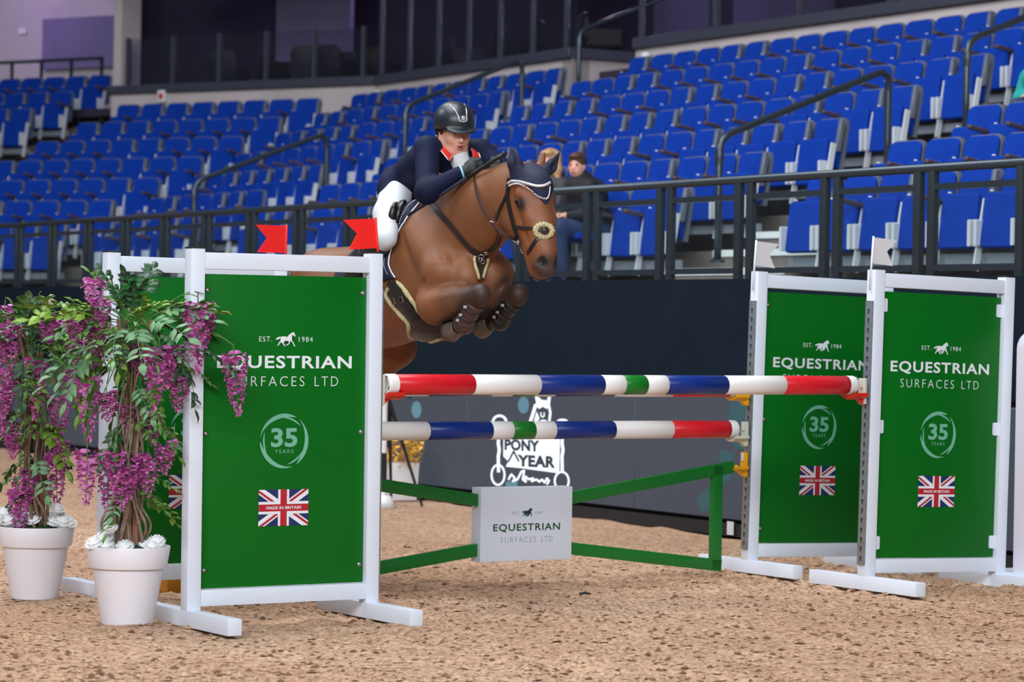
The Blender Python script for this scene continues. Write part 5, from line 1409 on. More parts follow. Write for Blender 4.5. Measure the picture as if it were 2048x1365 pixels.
mb = MB().lathe([(0.0, 0.008), (0.016, 0.006), (0.020, 0.0)], 14); mb.v = [tuple((n.to_track_quat('Z', 'Y').to_matrix() @ Vector(v)) + q + n * 0.012) for v in mb.v]; mb.build('nose_boss', M['leather'], br, smooth=True)
for cx_, r_ in (((1041, 498), 0.020), ((1040, 484), 0.011), ((1044, 512), 0.011), ((1043, 521), 0.008)):
    p, n = hit(*cx_); ring_mb(p + n * 0.012 - br.location, n, r_, 0.0032).build('bit_ring', M['chrome'], br, smooth=True)
    ring_mb(mirror(p + n * 0.012) - br.location, n, r_, 0.0032).build('bit_ring', M['chrome'], br, smooth=True)
# ear bonnet
bo = thing('ear_bonnet', 'navy fabric ear bonnet with white cord edging on the horse', 'bonnet', W((0.5, 0, 2.15)))
B = Body((0.30, -0.2, 1.85), (0.75, 0.2, 2.45), 0.0052)
head_prims(B, 0.008)
g = np.meshgrid(*[B.lo[k] + B.vox * np.arange(B.n[k], dtype=np.float32) for k in range(3)], indexing='ij')
low = 2.105 - 0.115 * np.clip(1 - np.abs(g[1]) / 0.085, 0, 1) ** 0.8 * np.clip((g[0] - 0.50) * 14, 0, 1)
B.a = np.maximum(B.a, (low - g[2]) * 0.8); B.a = np.maximum(B.a, 0.405 - g[0])
B.a = B.a.astype(np.float32)
for s in (-1, 1):                                          # sleeves over the ears
    tip = HP(1022, 292, 0.105) if s > 0 else HP(1120, 303, -0.130)
    root = (0.462, s * 0.060, 2.135); md = tuple((np.array(root) * 0.55 + np.array(tip) * 0.45) + [0.012, s * 0.012, 0])
    ax = np.cross(np.array(tip) - root, [0.85, 0.5 * s, 0]); 
    B.cone(root, md, 0.040, 0.036, 0.02, (0.8, s * 0.6, 0), 0.75); B.cone(md, tip, 0.036, 0.003, 0.008, (0.8, s * 0.6, 0), 0.7)
    mid_ = (np.array(md) * 0.8 + np.array(root) * 0.2) + np.array([0.035, s * 0.004, 0.004])
    B.cone(mid_, np.array(tip) * 0.55 + np.array(md) * 0.45 + [0.02, 0, 0], 0.016, 0.006, 0.012, cut=True)
body_obj('hood', B, M['navy'], bo, bo.location, 2)
def cord(pts, name, m, parent, w=0.0042, gap=0.010, L=0.008):
    P = smooth_path(pts, 8); acc = 0; 
    for i in range(len(P) - 1):
        acc += (P[i + 1] - P[i]).length
        if acc > gap:
            acc = 0; d = (P[i + 1] - P[i]).normalized(); yield P[i], d
H_ = lambda px: [(lambda q: q[0] + q[1] * 0.014)(hit(*c)) for c in px]
edge = H_(zq([(300, 405), (345, 388), (400, 395), (460, 420), (510, 450), (545, 485), (585, 515), (632, 528), (650, 500), (660, 455), (664, 415)]))
mb = MB()
for p, d in cord(edge, 'x', None, None): mb.tube([p - d * 0.005 - Vector((0, 0, 0.003)) - bo.location, p + d * 0.005 + Vector((0, 0, 0.004)) - bo.location], 0.0030, 6)
mb.build('cord_edging', M['print_white'], bo, smooth=True)
bbp = smooth_path(H_(zq([(296, 380), (330, 358), (400, 368), (480, 388), (560, 404), (620, 398), (664, 376)])), 5)
MB().tube([p - br.location for p in bbp], 0.0072, 8).build('browband', M['silver'], br, smooth=True)
# breastplate with fleece heart and martingale
bp_ = thing('breastplate', 'dark leather breastplate with a fleece-edged tongue on the horse\'s chest', 'breastplate', W((0.0, 0, 1.8)))
strap('shoulder_strap', zr([(478, 590), (520, 640), (575, 700), (630, 765), (690, 835), (735, 858)]), 0.028, M['leather'], bp_, 0.008, 0.004, False)
strap('shoulder_strap', zr([(742, 858), (790, 838), (824, 806), (836, 765)]), 0.024, M['leather'], bp_, 0.008, 0.004, False)
patch('chest_tongue', zr([(708, 868), (742, 862), (772, 872), (764, 920), (744, 960), (722, 1000), (712, 960), (700, 912)]), M['leather'], bp_, 0.010, 0.008, 3)
fleece_edge('fleece_edge', zr([(708, 868), (698, 892), (703, 930), (716, 965), (720, 992)]), 0.0085, bp_)
fleece_edge('fleece_edge', zr([(772, 876), (773, 905), (758, 945), (738, 985)]), 0.0085, bp_)
for c, r_ in (((963, 509), 0.013), ((963, 520), 0.012), ((958, 518), 0.010), ((972, 502), 0.010)):
    p, n = hit(*c); ring_mb(p + n * 0.016 - bp_.location, n, r_, 0.003).build('ring', M['chrome'], bp_, smooth=True)
# reins and running martingale: free in the air between hand, ring and bit
rn = thing('reins', 'brown leather reins running from the rider\'s hands to the bit', 'reins', W((0.1, 0, 2.1)))
def free_strap(name, pts, w, m, parent, nrm=None, k=6):
    P = smooth_path([W(p) for p in pts], k); nn = nrm or RV
    return strap_mb([p - parent.location for p in P], [nn] * len(P), w, 0.0025).build(name, m, parent)
p_bit, n_ = hit(1041, 498); q_bit = inH(p_bit + n_ * 0.012)
rg = HP(985, 446, 0.17)
free_strap('rein', [HP(948, 352, 0.075), HP(952, 380, 0.12), HP(965, 415, 0.155), rg, HP(1012, 472, 0.15), q_bit], 0.018, M['leather_r'], rn)
free_strap('rein', [(HP(948, 352)[0], -0.075, 2.16), (0.15, -0.14, 2.02), (0.30, -0.15, 1.90), (q_bit[0], -q_bit[1], q_bit[2])], 0.018, M['leather_r'], rn)
ring_mb(W(rg) - rn.location, (0.3, 0.2, 0.9), 0.016, 0.003).build('martingale_ring', M['chrome'], rn, smooth=True)
free_strap('martingale_strap', [rg, HP(996, 470, 0.12), HP(992, 492, 0.06), HP(975, 504, 0.02)], 0.016, M['leather'], rn)
# fleece-lined stud girth
BV = BV_trunk
gi = thing('stud_girth', 'dark brown stud-guard girth edged with cream sheepskin under the horse\'s belly', 'girth', W((-0.4, 0, 1.4)))
patch('belly_guard', zg([(300, 480), (350, 500), (420, 590), (520, 730), (610, 850), (720, 890), (850, 920), (930, 930), (900, 1000), (820, 1080), (680, 1130), (560, 1130), (490, 1080), (480, 1010), (500, 960), (440, 880), (300, 720), (220, 620), (240, 560)]), M['leather'], gi, 0.016, 0.012, 6)
fleece_edge('fleece_edge', zg([(320, 480), (380, 520), (440, 610), (520, 720), (600, 840), (680, 880), (780, 910), (860, 930), (930, 925)]), 0.0125, gi)
fleece_edge('fleece_edge', zg([(270, 520), (200, 580), (200, 640), (260, 730), (350, 830), (430, 910), (470, 970), (450, 1050), (490, 1110), (570, 1138), (680, 1140), (800, 1100)]), 0.0125, gi)
for a, b_ in (((250, 480), (440, 760)), ((300, 470), (490, 750))):
    strap('girth_strap', zg([a, ((a[0] + b_[0]) / 2, (a[1] + b_[1]) / 2), b_, (b_[0] + 90, b_[1] + 130)]), 0.032, M['leather_b'], gi, 0.024, 0.004)
for c in ((320, 680), (410, 660)):
    p, n = hit(*zg([c])[0]); ring_mb(p + n * 0.032 - gi.location, n, 0.020, 0.003, 4).build('buckle', M['chrome'], gi, smooth=False)
BV = BV_full
# brushing boots on the forelegs
for i, (e, kn, ft, hf) in enumerate(LEGS):
    kn, ft, hf = Vector(kn), Vector(ft), Vector(hf)
    B = Body(np.minimum(np.array(kn), np.array(hf)) - 0.15, np.maximum(np.array(kn), np.array(hf)) + 0.15, 0.006)
    a = kn.lerp(ft, 0.30); back = (ft - kn).cross(Vector((0, 1, 0))).normalized() * 0.012
    B.cone(np.array(a), np.array(ft), 0.047, 0.046, 0.02); B.ball(np.array(ft), (0.056, 0.054, 0.056), 0.02)
    B.cone(np.array(kn.lerp(ft, 0.30) - back), np.array(ft - back * 2.0), 0.036, 0.044, 0.015)
    d = np.array((ft - kn).normalized())
    B.cut_plane(np.array(kn.lerp(ft, 0.30)), -d); B.cut_plane(np.array(ft) + d * 0.035, d)
    t = thing('brushing_boot', ('brown leather tendon boot on the nearer tucked foreleg' if i == 0 else 'dark leather tendon boot on the further tucked foreleg'), 'horse boot', W(ft), group='tendon boots')
    body_obj('shell', B, M['leather_r'] if i == 0 else M['leather_b'], t, t.location, 1)
    for q in (0.45, 0.72, 0.9):
        c = kn.lerp(ft, q); dd = (ft - kn).normalized(); u = dd.orthogonal().normalized(); v = dd.cross(u); R_ = 0.052 if q < 0.8 else 0.056
        mb = MB(); k0 = 20
        mb.tube([c + (u * math.cos(2 * math.pi * j / k0) + v * math.sin(2 * math.pi * j / k0)) * R_ - back * 0.5 for j in range(k0 + 1)], 0.005, 6)
        mb_obj('strap', mb, M['leather_b'], t, t.location)
        mb = MB().obox(c + Vector((0.01, 0.055, 0.0)), (0.009, 0, 0), (0, 0.004, 0), (0, 0, 0.007)); mb_obj('stud', mb, M['silver'], t, t.location, False)
# ------------------------------------------------------------------ saddle, pad
def axis_z(f): return 1.56 + 0.14 * np.clip((f + 1.3) / 1.0, 0, 1.1)
def around(f, th):
    """point of the horse's barrel at station f, th degrees up from its right side"""
    c = W((f, 0, axis_z(f))); d = RV * math.cos(math.radians(th)) + Vector((0, 0, math.sin(math.radians(th))))
    loc, n, i, ds = BV.ray_cast(c + d * 1.2, -d)
    return loc, d
def sheet(name, ths, f_front, f_back, lift, m, parent, nf=14, thick=0.012):
    base = parent.location; V, F = [], []
    for th in ths:
        a, b_ = f_front(th), f_back(th)
        for j in range(nf):
            f = a + (b_ - a) * j / (nf - 1); p, d = around(f, th); l = lift(th, j / (nf - 1)) if callable(lift) else lift
            V.append(p + d * l - base)
    n = len(V); nt_ = len(ths)
    D_ = []
    for th in ths:
        a, b_ = f_front(th), f_back(th)
        for j in range(nf):
            p, d = around(a + (b_ - a) * j / (nf - 1), th); D_.append(d)
    V2 = [v - D_[i] * thick for i, v in enumerate(V)]
    for i in range(nt_ - 1):
        for j in range(nf - 1):
            a = i * nf + j; F.append((a, a + nf, a + nf + 1, a + 1)); F.append((a + n, a + n + 1, a + nf + n + 1, a + nf + n))
    rim = [j for j in range(nf)] + [i * nf + nf - 1 for i in range(1, nt_)] + [(nt_ - 1) * nf + j for j in range(nf - 2, -1, -1)] + [i * nf for i in range(nt_ - 2, 0, -1)]
    for q in range(len(rim)):
        a, b_ = rim[q], rim[(q + 1) % len(rim)]; F.append((a, b_, b_ + n, a + n))
    me = make_mesh(name, V + V2, F, True)
    bm = bmesh.new(); bm.from_mesh(me); bmesh.ops.recalc_face_normals(bm, faces=bm.faces[:]); bm.to_mesh(me); bm.free()
    me.materials.append(m); return place(name, me, None, parent)
# front edge of the pad as the photograph shows it, read on the horse's skin
edge_px = zr([(440, 578), (400, 615), (368, 655), (335, 710), (305, 765), (280, 820), (262, 875), (258, 920), (272, 955), (292, 985)])
ed = []
for q in edge_px:
    p, n = hit(*q); h_ = inH(p); ed.append((math.degrees(math.atan2(h_[2] - axis_z(h_[0]), h_[1])), h_[0]))
ed.sort(); eth, eff = [e[0] for e in ed], [e[1] for e in ed]
front = lambda th: float(np.interp(th if th <= 90 else 180 - th, eth, eff)) + 0.004
th_lo = max(eth[0], -30)
ths = list(np.linspace(th_lo, 180 - th_lo, 44))
pad = thing('saddle_pad', 'navy saddle cloth with white piping and a row of silver studs', 'saddle pad', W((-0.8, 0, 1.9)))
sheet('cloth', ths, front, lambda th: front(th) - 0.58, 0.014, M['navy'], pad)
pip = [around(front(th) + 0.004, th) for th in np.linspace(th_lo, 88, 30)]
MB().tube([p + d * 0.010 - pad.location for p, d in pip], 0.0045, 6).build('piping', M['print_white'], pad, smooth=True)
st = [around(front(th) - 0.030, th) for th in np.linspace(th_lo + 6, 70, 46)]
for p, d in st:
    mb = MB().lathe([(0.0, 0.0035), (0.0035, 0.0015), (0.004, 0.0)], 6); mb.v = [tuple(d.to_track_quat('Z', 'Y').to_matrix() @ Vector(v) + p + d * 0.0145 - pad.location) for v in mb.v]; mb.build('stud', M['silver'], pad)
sad = thing('saddle', 'dark brown leather jumping saddle under the rider', 'saddle', W((-0.75, 0, 1.95)))
fl_f = lambda th: front(th) - 0.055 + 0.02 * math.sin(math.radians((th if th < 90 else 180 - th) * 3))
sheet('flap', list(np.linspace(4, 64, 18)), fl_f, lambda th: fl_f(th) - 0.34, lambda th, u: 0.030 + 0.016 * math.sin(math.pi * u) , M['leather_b'], sad, 12, 0.016)
sheet('flap', list(np.linspace(116, 176, 18)), fl_f, lambda th: fl_f(th) - 0.34, lambda th, u: 0.030 + 0.016 * math.sin(math.pi * u), M['leather_b'], sad, 12, 0.016)
sheet('seat', list(np.linspace(52, 128, 20)), lambda th: -0.50, lambda th: -0.90, lambda th, u: 0.035 + 0.04 * (2 * abs(u - 0.45)) ** 2, M['leather_b'], sad, 14, 0.035)
roll_ = [around(fl_f(th) - 0.03, th) for th in np.linspace(12, 56, 12)]
MB().tube([p + d * 0.052 - sad.location for p, d in roll_], [0.012 + 0.014 * math.sin(math.pi * i / 11) for i in range(12)], 10).build('knee_roll', M['leather_b'], sad, smooth=True)
for f_, th in ((-0.46, 52), (-0.44, 60), (-0.47, 44)):
    p, n = around(f_, th); ring_mb(p + n * 0.04 - sad.location, n, 0.012, 0.003).build('dee_ring', M['chrome'], sad, smooth=True)

# ------------------------------------------------------------------ the rider
M['skin'] = mat('skin', (216, 160, 138), 0.5, var=0.05, scale=30)
M['skin'].node_tree.nodes['Principled BSDF'].inputs['Subsurface Weight'].default_value = 0.1
M['jacket'] = mat('navy_riding_jacket', (11, 21, 50), 0.7, var=0.12, scale=10, bump=0.35, bscale=16, spec=0.18)
M['breeches'] = mat('white_breeches', (206, 211, 218), 0.65, var=0.03, scale=8)
M['shirt'] = mat('pale_grey_shirt', (206, 204, 210), 0.7)
M['red_cloth'] = mat('red_collar', (206, 28, 24), 0.6)
M['helmet'] = mat('navy_black_helmet', (30, 38, 48), 0.38, var=0.08, scale=30)
M['lips'] = mat('lips', (176, 92, 84), 0.4)
M['hair_brown'] = mat('brown_hair', (58, 38, 28), 0.6, var=0.3, scale=60)
HIPS = [(-0.60, s * 0.105, 2.09) for s in (1, -1)]
KNEE = [(-0.41, 0.290, 1.840), (-0.41, -0.290, 1.840)]
ANK = [(-0.78, 0.315, 1.575), (-0.78, -0.315, 1.575)]
SHO = [(-0.235, 0.158, 2.295), (-0.235, -0.158, 2.295)]
ELB = [HP(854, 384, 0.245), (-0.02, -0.285, 2.12)]
WRI = [HP(922, 345, 0.115), (0.03, -0.10, 2.155)]
HAN = [HP(940, 339, 0.075), (0.09, -0.06, 2.185)]
HC = np.array([-0.195, 0.022, 2.392])
yaw, pit = math.radians(10), math.radians(-14)
fw = np.array([math.cos(yaw) * math.cos(pit), math.sin(yaw) * math.cos(pit), math.sin(pit)])
rt = np.array([-math.sin(yaw), math.cos(yaw), 0.0])
upv = np.cross(rt, fw); upv = upv if upv[2] > 0 else -upv
tl_ = math.radians(-3); rt, upv = rt * math.cos(tl_) + upv * math.sin(tl_), upv * math.cos(tl_) - rt * math.sin(tl_)
def hd(x, y, z): return HC + rt * x + fw * y + upv * z
HROT = [rt, fw, upv]
RB_ = W((-0.7, 0, 0)); RB_.z = 1.55
per = thing('person', 'rider in navy jacket, white breeches and dark helmet crouched over the horse\'s neck', 'person', RB_)
def hand_prims(B, h, w, s, g=0.0):
    """closed hand: palm, four curled fingers, thumb across"""
    h, w = np.array(h), np.array(w); d = h - w; d /= np.linalg.norm(d)
    up_ = np.array([0, 0, 1.0]); sd = np.cross(d, up_); sd /= np.linalg.norm(sd); up_ = np.cross(sd, d)
    out = sd if sd[1] * s > 0 else -sd                       # back of the hand faces outwards
    B.cone(w, h, 0.025 + g, 0.028 + g, 0.012); B.ball(h + d * 0.012, (0.036 + g, 0.030 + g, 0.040 + g), 0.012)
    for i in range(4):
        q = 0.030 - 0.020 * i; ln = (0.042, 0.046, 0.043, 0.035)[i]
        a = h + d * 0.030 + up_ * q + out * 0.012; b_ = a + d * ln * 0.75 - out * 0.006; c = b_ - out * 0.034 - d * 0.006; e = c - d * 0.026
        r = (0.0098, 0.0102, 0.0098, 0.0088)[i] + g
        B.chain([a, b_, c, e], [r * 1.08, r, r * 0.96, r * 0.9], 0.005)
    t0 = h - d * 0.004 + up_ * 0.026 - out * 0.010; t1 = t0 + d * 0.034 + up_ * 0.016; t2 = t1 + d * 0.026 - up_ * 0.006 - out * 0.012
    B.chain([t0, t1, t2], [0.014 + g, 0.0115 + g, 0.010 + g], 0.008)
def face_prims(B):
    B.ball(hd(0, -0.012, 0.030), (0.073, 0.092, 0.092), 0.03, HROT)
    B.ball(hd(0, 0.022, -0.040), (0.058, 0.066, 0.070), 0.03, HROT)
    B.cone(hd(0, 0.030, -0.075), hd(0, 0.062, -0.098), 0.040, 0.021, 0.025)
    for s in (-1, 1):
        B.ball(hd(s * 0.036, 0.058, -0.030), (0.027, 0.024, 0.028), 0.02, HROT)
        B.cone(hd(s * 0.062, -0.005, -0.045), hd(s * 0.030, 0.055, -0.092), 0.020, 0.016, 0.03)
        B.ball(hd(s * 0.031, 0.088, 0.006), (0.017, 0.011, 0.010), 0.010, HROT, cut=True)
        B.ball(hd(s * 0.074, -0.012, -0.012), (0.008, 0.018, 0.028), 0.01, HROT)
        B.ball(hd(s * 0.011, 0.088, -0.036), (0.009, 0.010, 0.008), 0.006, HROT)
    B.cone(hd(0, 0.082, 0.010), hd(0, 0.104, -0.032), 0.008, 0.0115, 0.012)
    B.ball(hd(0, 0.082, -0.064), (0.024, 0.014, 0.018), 0.015, HROT)
B = Body((-0.95, -0.45, 1.5), (0.25, 0.45, 2.6), 0.0068)
face_prims(B)
B.cone(hd(0, -0.022, -0.05), (-0.275, 0, 2.285), 0.052, 0.062, 0.03)
B.chain([(-0.64, 0, 2.12), (-0.50, 0, 2.19), (-0.33, 0, 2.24), (-0.26, 0, 2.26)], [0.115, 0.10, 0.11, 0.08], 0.06, SIDE, 1.15)
for i, s in enumerate((1, -1)):
    B.chain([SHO[i], ELB[i], WRI[i]], [0.050, 0.040, 0.026], 0.03)
    B.chain([HIPS[i], KNEE[i], ANK[i]], [0.070, 0.040, 0.034], 0.03)
    B.cone(ANK[i], np.array(ANK[i]) + [0.15, 0.02 * s, -0.05], 0.036, 0.026, 0.02)
    hand_prims(B, HAN[i], WRI[i], s)
body_obj('body', B, M['skin'], per, RB_, 1)
# face details
def face_blob(name, c, r, m, n=12):
    mb = MB(); c = hd(*c)
    for i in range(n + 1):
        a = math.pi * i / n
        for j in range(n):
            b_ = 2 * math.pi * j / n; v = c + rt * (r[0] * math.sin(a) * math.cos(b_)) + fw * (r[1] * math.sin(a) * math.sin(b_)) + upv * (r[2] * math.cos(a)); mb.v.append(tuple(v))
    for i in range(n):
        for j in range(n): mb.f.append((i * n + j, i * n + (j + 1) % n, (i + 1) * n + (j + 1) % n, (i + 1) * n + j))
    return mb_obj(name, mb, m, per, RB_)
M['eye_white'] = mat('eye_white', (225, 222, 220), 0.2)
for s in (-1, 1):
    e = face_blob('eye', (s * 0.031, 0.074, 0.004), (0.012, 0.011, 0.010), M['eye_white'])
    face_blob('iris', (s * 0.031, 0.0815, 0.003), (0.0055, 0.0045, 0.0055), M['eye'])
    mb = MB().tube([tuple(hd(s * 0.014, 0.088, 0.020)), tuple(hd(s * 0.032, 0.086, 0.025)), tuple(hd(s * 0.050, 0.074, 0.020))], [0.003, 0.0034, 0.002], 6); mb_obj('eyebrow', mb, M['hair_brown'], per, RB_)
    face_blob('hair', (s * 0.068, -0.012, 0.004), (0.014, 0.030, 0.040), M['hair_brown'])
face_blob('upper_lip', (0, 0.094, -0.059), (0.020, 0.006, 0.0048), M['lips']); face_blob('lower_lip', (0, 0.091, -0.074), (0.0175, 0.0075, 0.0062), M['lips'])
face_blob('mouth', (0, 0.0935, -0.0665), (0.0150, 0.004, 0.0030), M['eye'])
face_blob('hair', (0, -0.085, -0.030), (0.060, 0.030, 0.045), M['hair_brown'])
# helmet: shell, brim, harness, sparkle strip
B = Body(HC - 0.2, HC + 0.22, 0.0045)
B.ball(hd(0, -0.012, 0.048), (0.103, 0.124, 0.104), 0.01, HROT)
B.cut_plane(hd(0, 0.10, 0.020), -(upv * 0.97 - fw * 0.10))
B.ball(hd(0, 0.092, 0.028), (0.080, 0.062, 0.011), 0.012, [rt, fw * 0.97 - upv * 0.22, upv * 0.97 + fw * 0.22])
for s in (-1, 1): B.cone(hd(s * 0.092, -0.03, 0.03), hd(s * 0.083, -0.03, -0.02), 0.014, 0.008, 0.012)
body_obj('helmet', B, M['helmet'], per, RB_, 1)
def on_helmet(x, z, g=0.003):
    c = np.array([0, -0.012, 0.048]); v = np.array([x, 0, z - 0.048]); q = 1 - (x / 0.103) ** 2 - ((z - 0.048) / 0.104) ** 2
    return hd(x * 1.02, -0.012 + (0.124 + g) * math.sqrt(max(q, 0.02)), z)
pts = [on_helmet(x, z) for x, z in ((-0.040, 0.142), (-0.030, 0.120), (-0.022, 0.095), (-0.020, 0.072), (0.0, 0.068), (0.020, 0.072), (0.022, 0.095), (0.030, 0.120), (0.040, 0.142))]
mb = MB().tube(pts, 0.0034, 6); mb_obj('sparkle_strip', mb, M['silver'], per, RB_)
face_blob('helmet_badge', (0, 0.111, 0.086), (0.0115, 0.005, 0.0135), M['silver'])
for s in (-1, 1):
    mb = MB().tube(smooth_path([tuple(hd(s * 0.082, -0.02, 0.0)), tuple(hd(s * 0.070, 0.0, -0.050)), tuple(hd(s * 0.045, 0.03, -0.095)), tuple(hd(0, 0.045, -0.122))], 5), 0.0052, 6); mb_obj('chin_strap', mb, M['leather_b'], per, RB_)
# jacket
B = Body((-1.0, -0.5, 1.75), (0.2, 0.5, 2.5), 0.0075)
B.chain([(-0.655, 0, 2.135), (-0.53, 0, 2.19), (-0.39, 0, 2.235), (-0.27, 0, 2.255)], [0.120, 0.112, 0.124, 0.098], 0.06, SIDE, 1.22)
for i, s in enumerate((1, -1)):
    B.cone((-0.30, s * 0.05, 2.30), SHO[i], 0.06, 0.062, 0.05)
    B.chain([SHO[i], ELB[i], np.array(WRI[i]) * 0.96 + np.array(ELB[i]) * 0.04], [0.066, 0.055, 0.036], 0.03)
    B.ball(ELB[i], 0.053, 0.03)
    B.cone((-0.62, s * 0.13, 2.12), (-0.545, s * 0.190, 2.025), 0.075, 0.050, 0.04)          # skirts over the thighs
    B.cone((-0.68, s * 0.08, 2.14), (-0.66, s * 0.14, 2.09), 0.085, 0.05, 0.04)
B.cone((-0.15, 0.0, 2.295), (-0.27, 0, 2.30), 0.050, 0.054, 0.02, cut=True)                 # neck opening
body_obj('jacket', B, M['jacket'], per, RB_, 1)
B = Body((-0.5, -0.25, 2.05), (0.0, 0.25, 2.45), 0.0055)                                     # pale shirt front and stock
B.chain([(-0.20, 0.0, 2.275), (-0.15, 0.005, 2.225), (-0.12, 0.01, 2.15)], [0.058, 0.045, 0.035], 0.02, SIDE, 1.0)
body_obj('shirt', B, M['shirt'], per, RB_, 1)
for s in (1, -1):                                                                            # red collar with white piping
    P = smooth_path([(-0.325, s * 0.035, 2.352), (-0.262, s * 0.070, 2.338), (-0.190, s * 0.078, 2.302), (-0.140, s * 0.060, 2.255)], 5)
    Vv = []
    mb = MB()
    for i, p in enumerate(P):
        t = i / (len(P) - 1); w = 0.022 + 0.016 * t; o = Vector((0.25, s * 0.75, 0.35)).normalized(); dn_ = Vector((0.30, s * 0.55, -0.75)).normalized()
        mb.v += [tuple(p + o * 0.010), tuple(p + dn_ * w + o * 0.020), tuple(p + dn_ * w + o * 0.012), tuple(p - o * 0.002)]
    for i in range(len(P) - 1):
        for j in range(4): a, b_ = i * 4 + j, i * 4 + (j + 1) % 4; mb.f.append((a, b_, b_ + 4, a + 4))
    e = (len(P) - 1) * 4; mb.f += [(0, 1, 2, 3), (e + 3, e + 2, e + 1, e)]
    co = mb_obj('collar', mb, M['red_cloth'], per, RB_, False)
    bm = bmesh.new(); bm.from_mesh(co.data); bmesh.ops.recalc_face_normals(bm, faces=bm.faces[:]); bm.to_mesh(co.data); bm.free()
    edge_ = [mb.v[i * 4 + 1] for i in range(len(P))] + [mb.v[e]]
    mb2 = MB().tube(edge_, 0.0026, 6); mb_obj('collar_piping', mb2, M['print_white'], per, RB_)
# breeches, boots, gloves
B = Body((-1.0, -0.5, 1.6), (-0.2, 0.5, 2.4), 0.0075)
B.ball((-0.645, 0, 2.09), (0.115, 0.150, 0.115), 0.04)
for i, s in enumerate((1, -1)):
    B.ball(np.array(HIPS[i]) + [-0.06, 0.0, 0.0], (0.10, 0.080, 0.10), 0.04)
    h_, kn = np.array(HIPS[i]), np.array(KNEE[i])
    B.chain([h_, h_ * 0.5 + kn * 0.5 + [-0.01, 0.012 * s, 0], kn], [0.096, 0.078, 0.053], 0.04)
    B.cone(kn, kn * 0.7 + np.array(ANK[i]) * 0.3, 0.051, 0.048, 0.03)
body_obj('breeches', B, M['breeches'], per, RB_, 1)
for i, s in enumerate((1, -1)):
    kn, an = np.array(KNEE[i]), np.array(ANK[i])
    B = Body(np.minimum(kn, an) - 0.25, np.maximum(kn, an) + 0.25, 0.0075)
    B.chain([kn * 0.86 + an * 0.14, kn * 0.55 + an * 0.45, an], [0.056, 0.056, 0.044], 0.03)
    B.chain([an, an + [0.06, 0.01 * s, -0.055], an + [0.17, 0.025 * s, -0.045]], [0.046, 0.042, 0.034], 0.02)
    B.cone(an, an + [-0.03, 0, -0.055], 0.042, 0.036, 0.02)
    body_obj('riding_boot', B, M['leather_b'], per, RB_, 1)
    h_, w_ = np.array(HAN[i]), np.array(WRI[i])
    B = Body(np.minimum(h_, w_) - 0.16, np.maximum(h_, w_) + 0.16, 0.0042)
    hand_prims(B, h_, w_, s, 0.0028)
    body_obj('glove', B, mat('black_glove', (20, 24, 26), 0.6, bump=0.2, bscale=300), per, RB_, 1)
    d = (h_ - w_) / np.linalg.norm(h_ - w_); c = w_ + d * 0.004; u = np.cross(d, [0, 0, 1.0]); u /= np.linalg.norm(u); v = np.cross(u, d)
    mb = MB().tube([tuple(c + (u * math.cos(2 * math.pi * j / 20) + v * math.sin(2 * math.pi * j / 20)) * 0.032) for j in range(21)], 0.006, 6)
    mb_obj('cuff', mb, mat('pale_blue_cuff', (150, 205, 230), 0.6), per, RB_)
# stirrups hang from the saddle
for i, s in enumerate((1, -1)):
    an = np.array(ANK[i]) + [0.09, 0.02 * s, -0.09]
    t = thing('stirrup', 'black stirrup on the ' + ('nearer' if s > 0 else 'further') + ' side of the horse', 'stirrup', W(tuple(an)), group='stirrups')
    P = [Vector(an) + Vector((0.0, 0.06 * math.cos(a), 0.015 + 0.075 * math.sin(a))) for a in np.linspace(-0.5, math.pi + 0.5, 14)]
    mb_obj('iron', MB().tube(P, 0.008, 8), M['leather_b'], t, t.location); mb_obj('tread', MB().obox(Vector(an) + Vector((0, 0, -0.024)), (0.022, 0, 0), (0, 0.058, 0), (0, 0, 0.006)), M['leather_b'], t, t.location, False)
    lt = [tuple(an + [0, 0, 0.09]), tuple(an * 0.6 + np.array([-0.66, s * 0.27, 1.93]) * 0.4 + [0, s * 0.02, 0]), (-0.66, s * 0.24, 1.95)]
    mb_obj('leather', MB().tube(smooth_path(lt, 4), 0.009, 6), M['leather_b'], t, t.location)
# riding whip
wh = thing('riding_whip', 'black riding whip held in the rider\'s gloved hand', 'whip', W(HP(950, 346, 0.07)))
a, m_, c = HP(1008, 308, 0.045), HP(950, 345, 0.085), HP(816, 431, 0.31)
A_, M_, C_ = (Vector(q) for q in (a, m_, c))
mb_obj('handle', MB().tube([A_, A_.lerp(M_, 0.5), M_, M_.lerp(C_, 0.12)], 0.0105, 10), M['tripod'], wh, wh.location)
mb_obj('shaft', MB().tube([M_.lerp(C_, 0.10), M_.lerp(C_, 0.55), C_], [0.0085, 0.0095, 0.0075], 8), M['navy'], wh, wh.location)
mb_obj('cap', MB().tube([A_ + (A_ - M_).normalized() * 0.012, A_ + (A_ - M_).normalized() * 0.006, A_], [0.010, 0.014, 0.013], 12), M['tripod'], wh, wh.location)
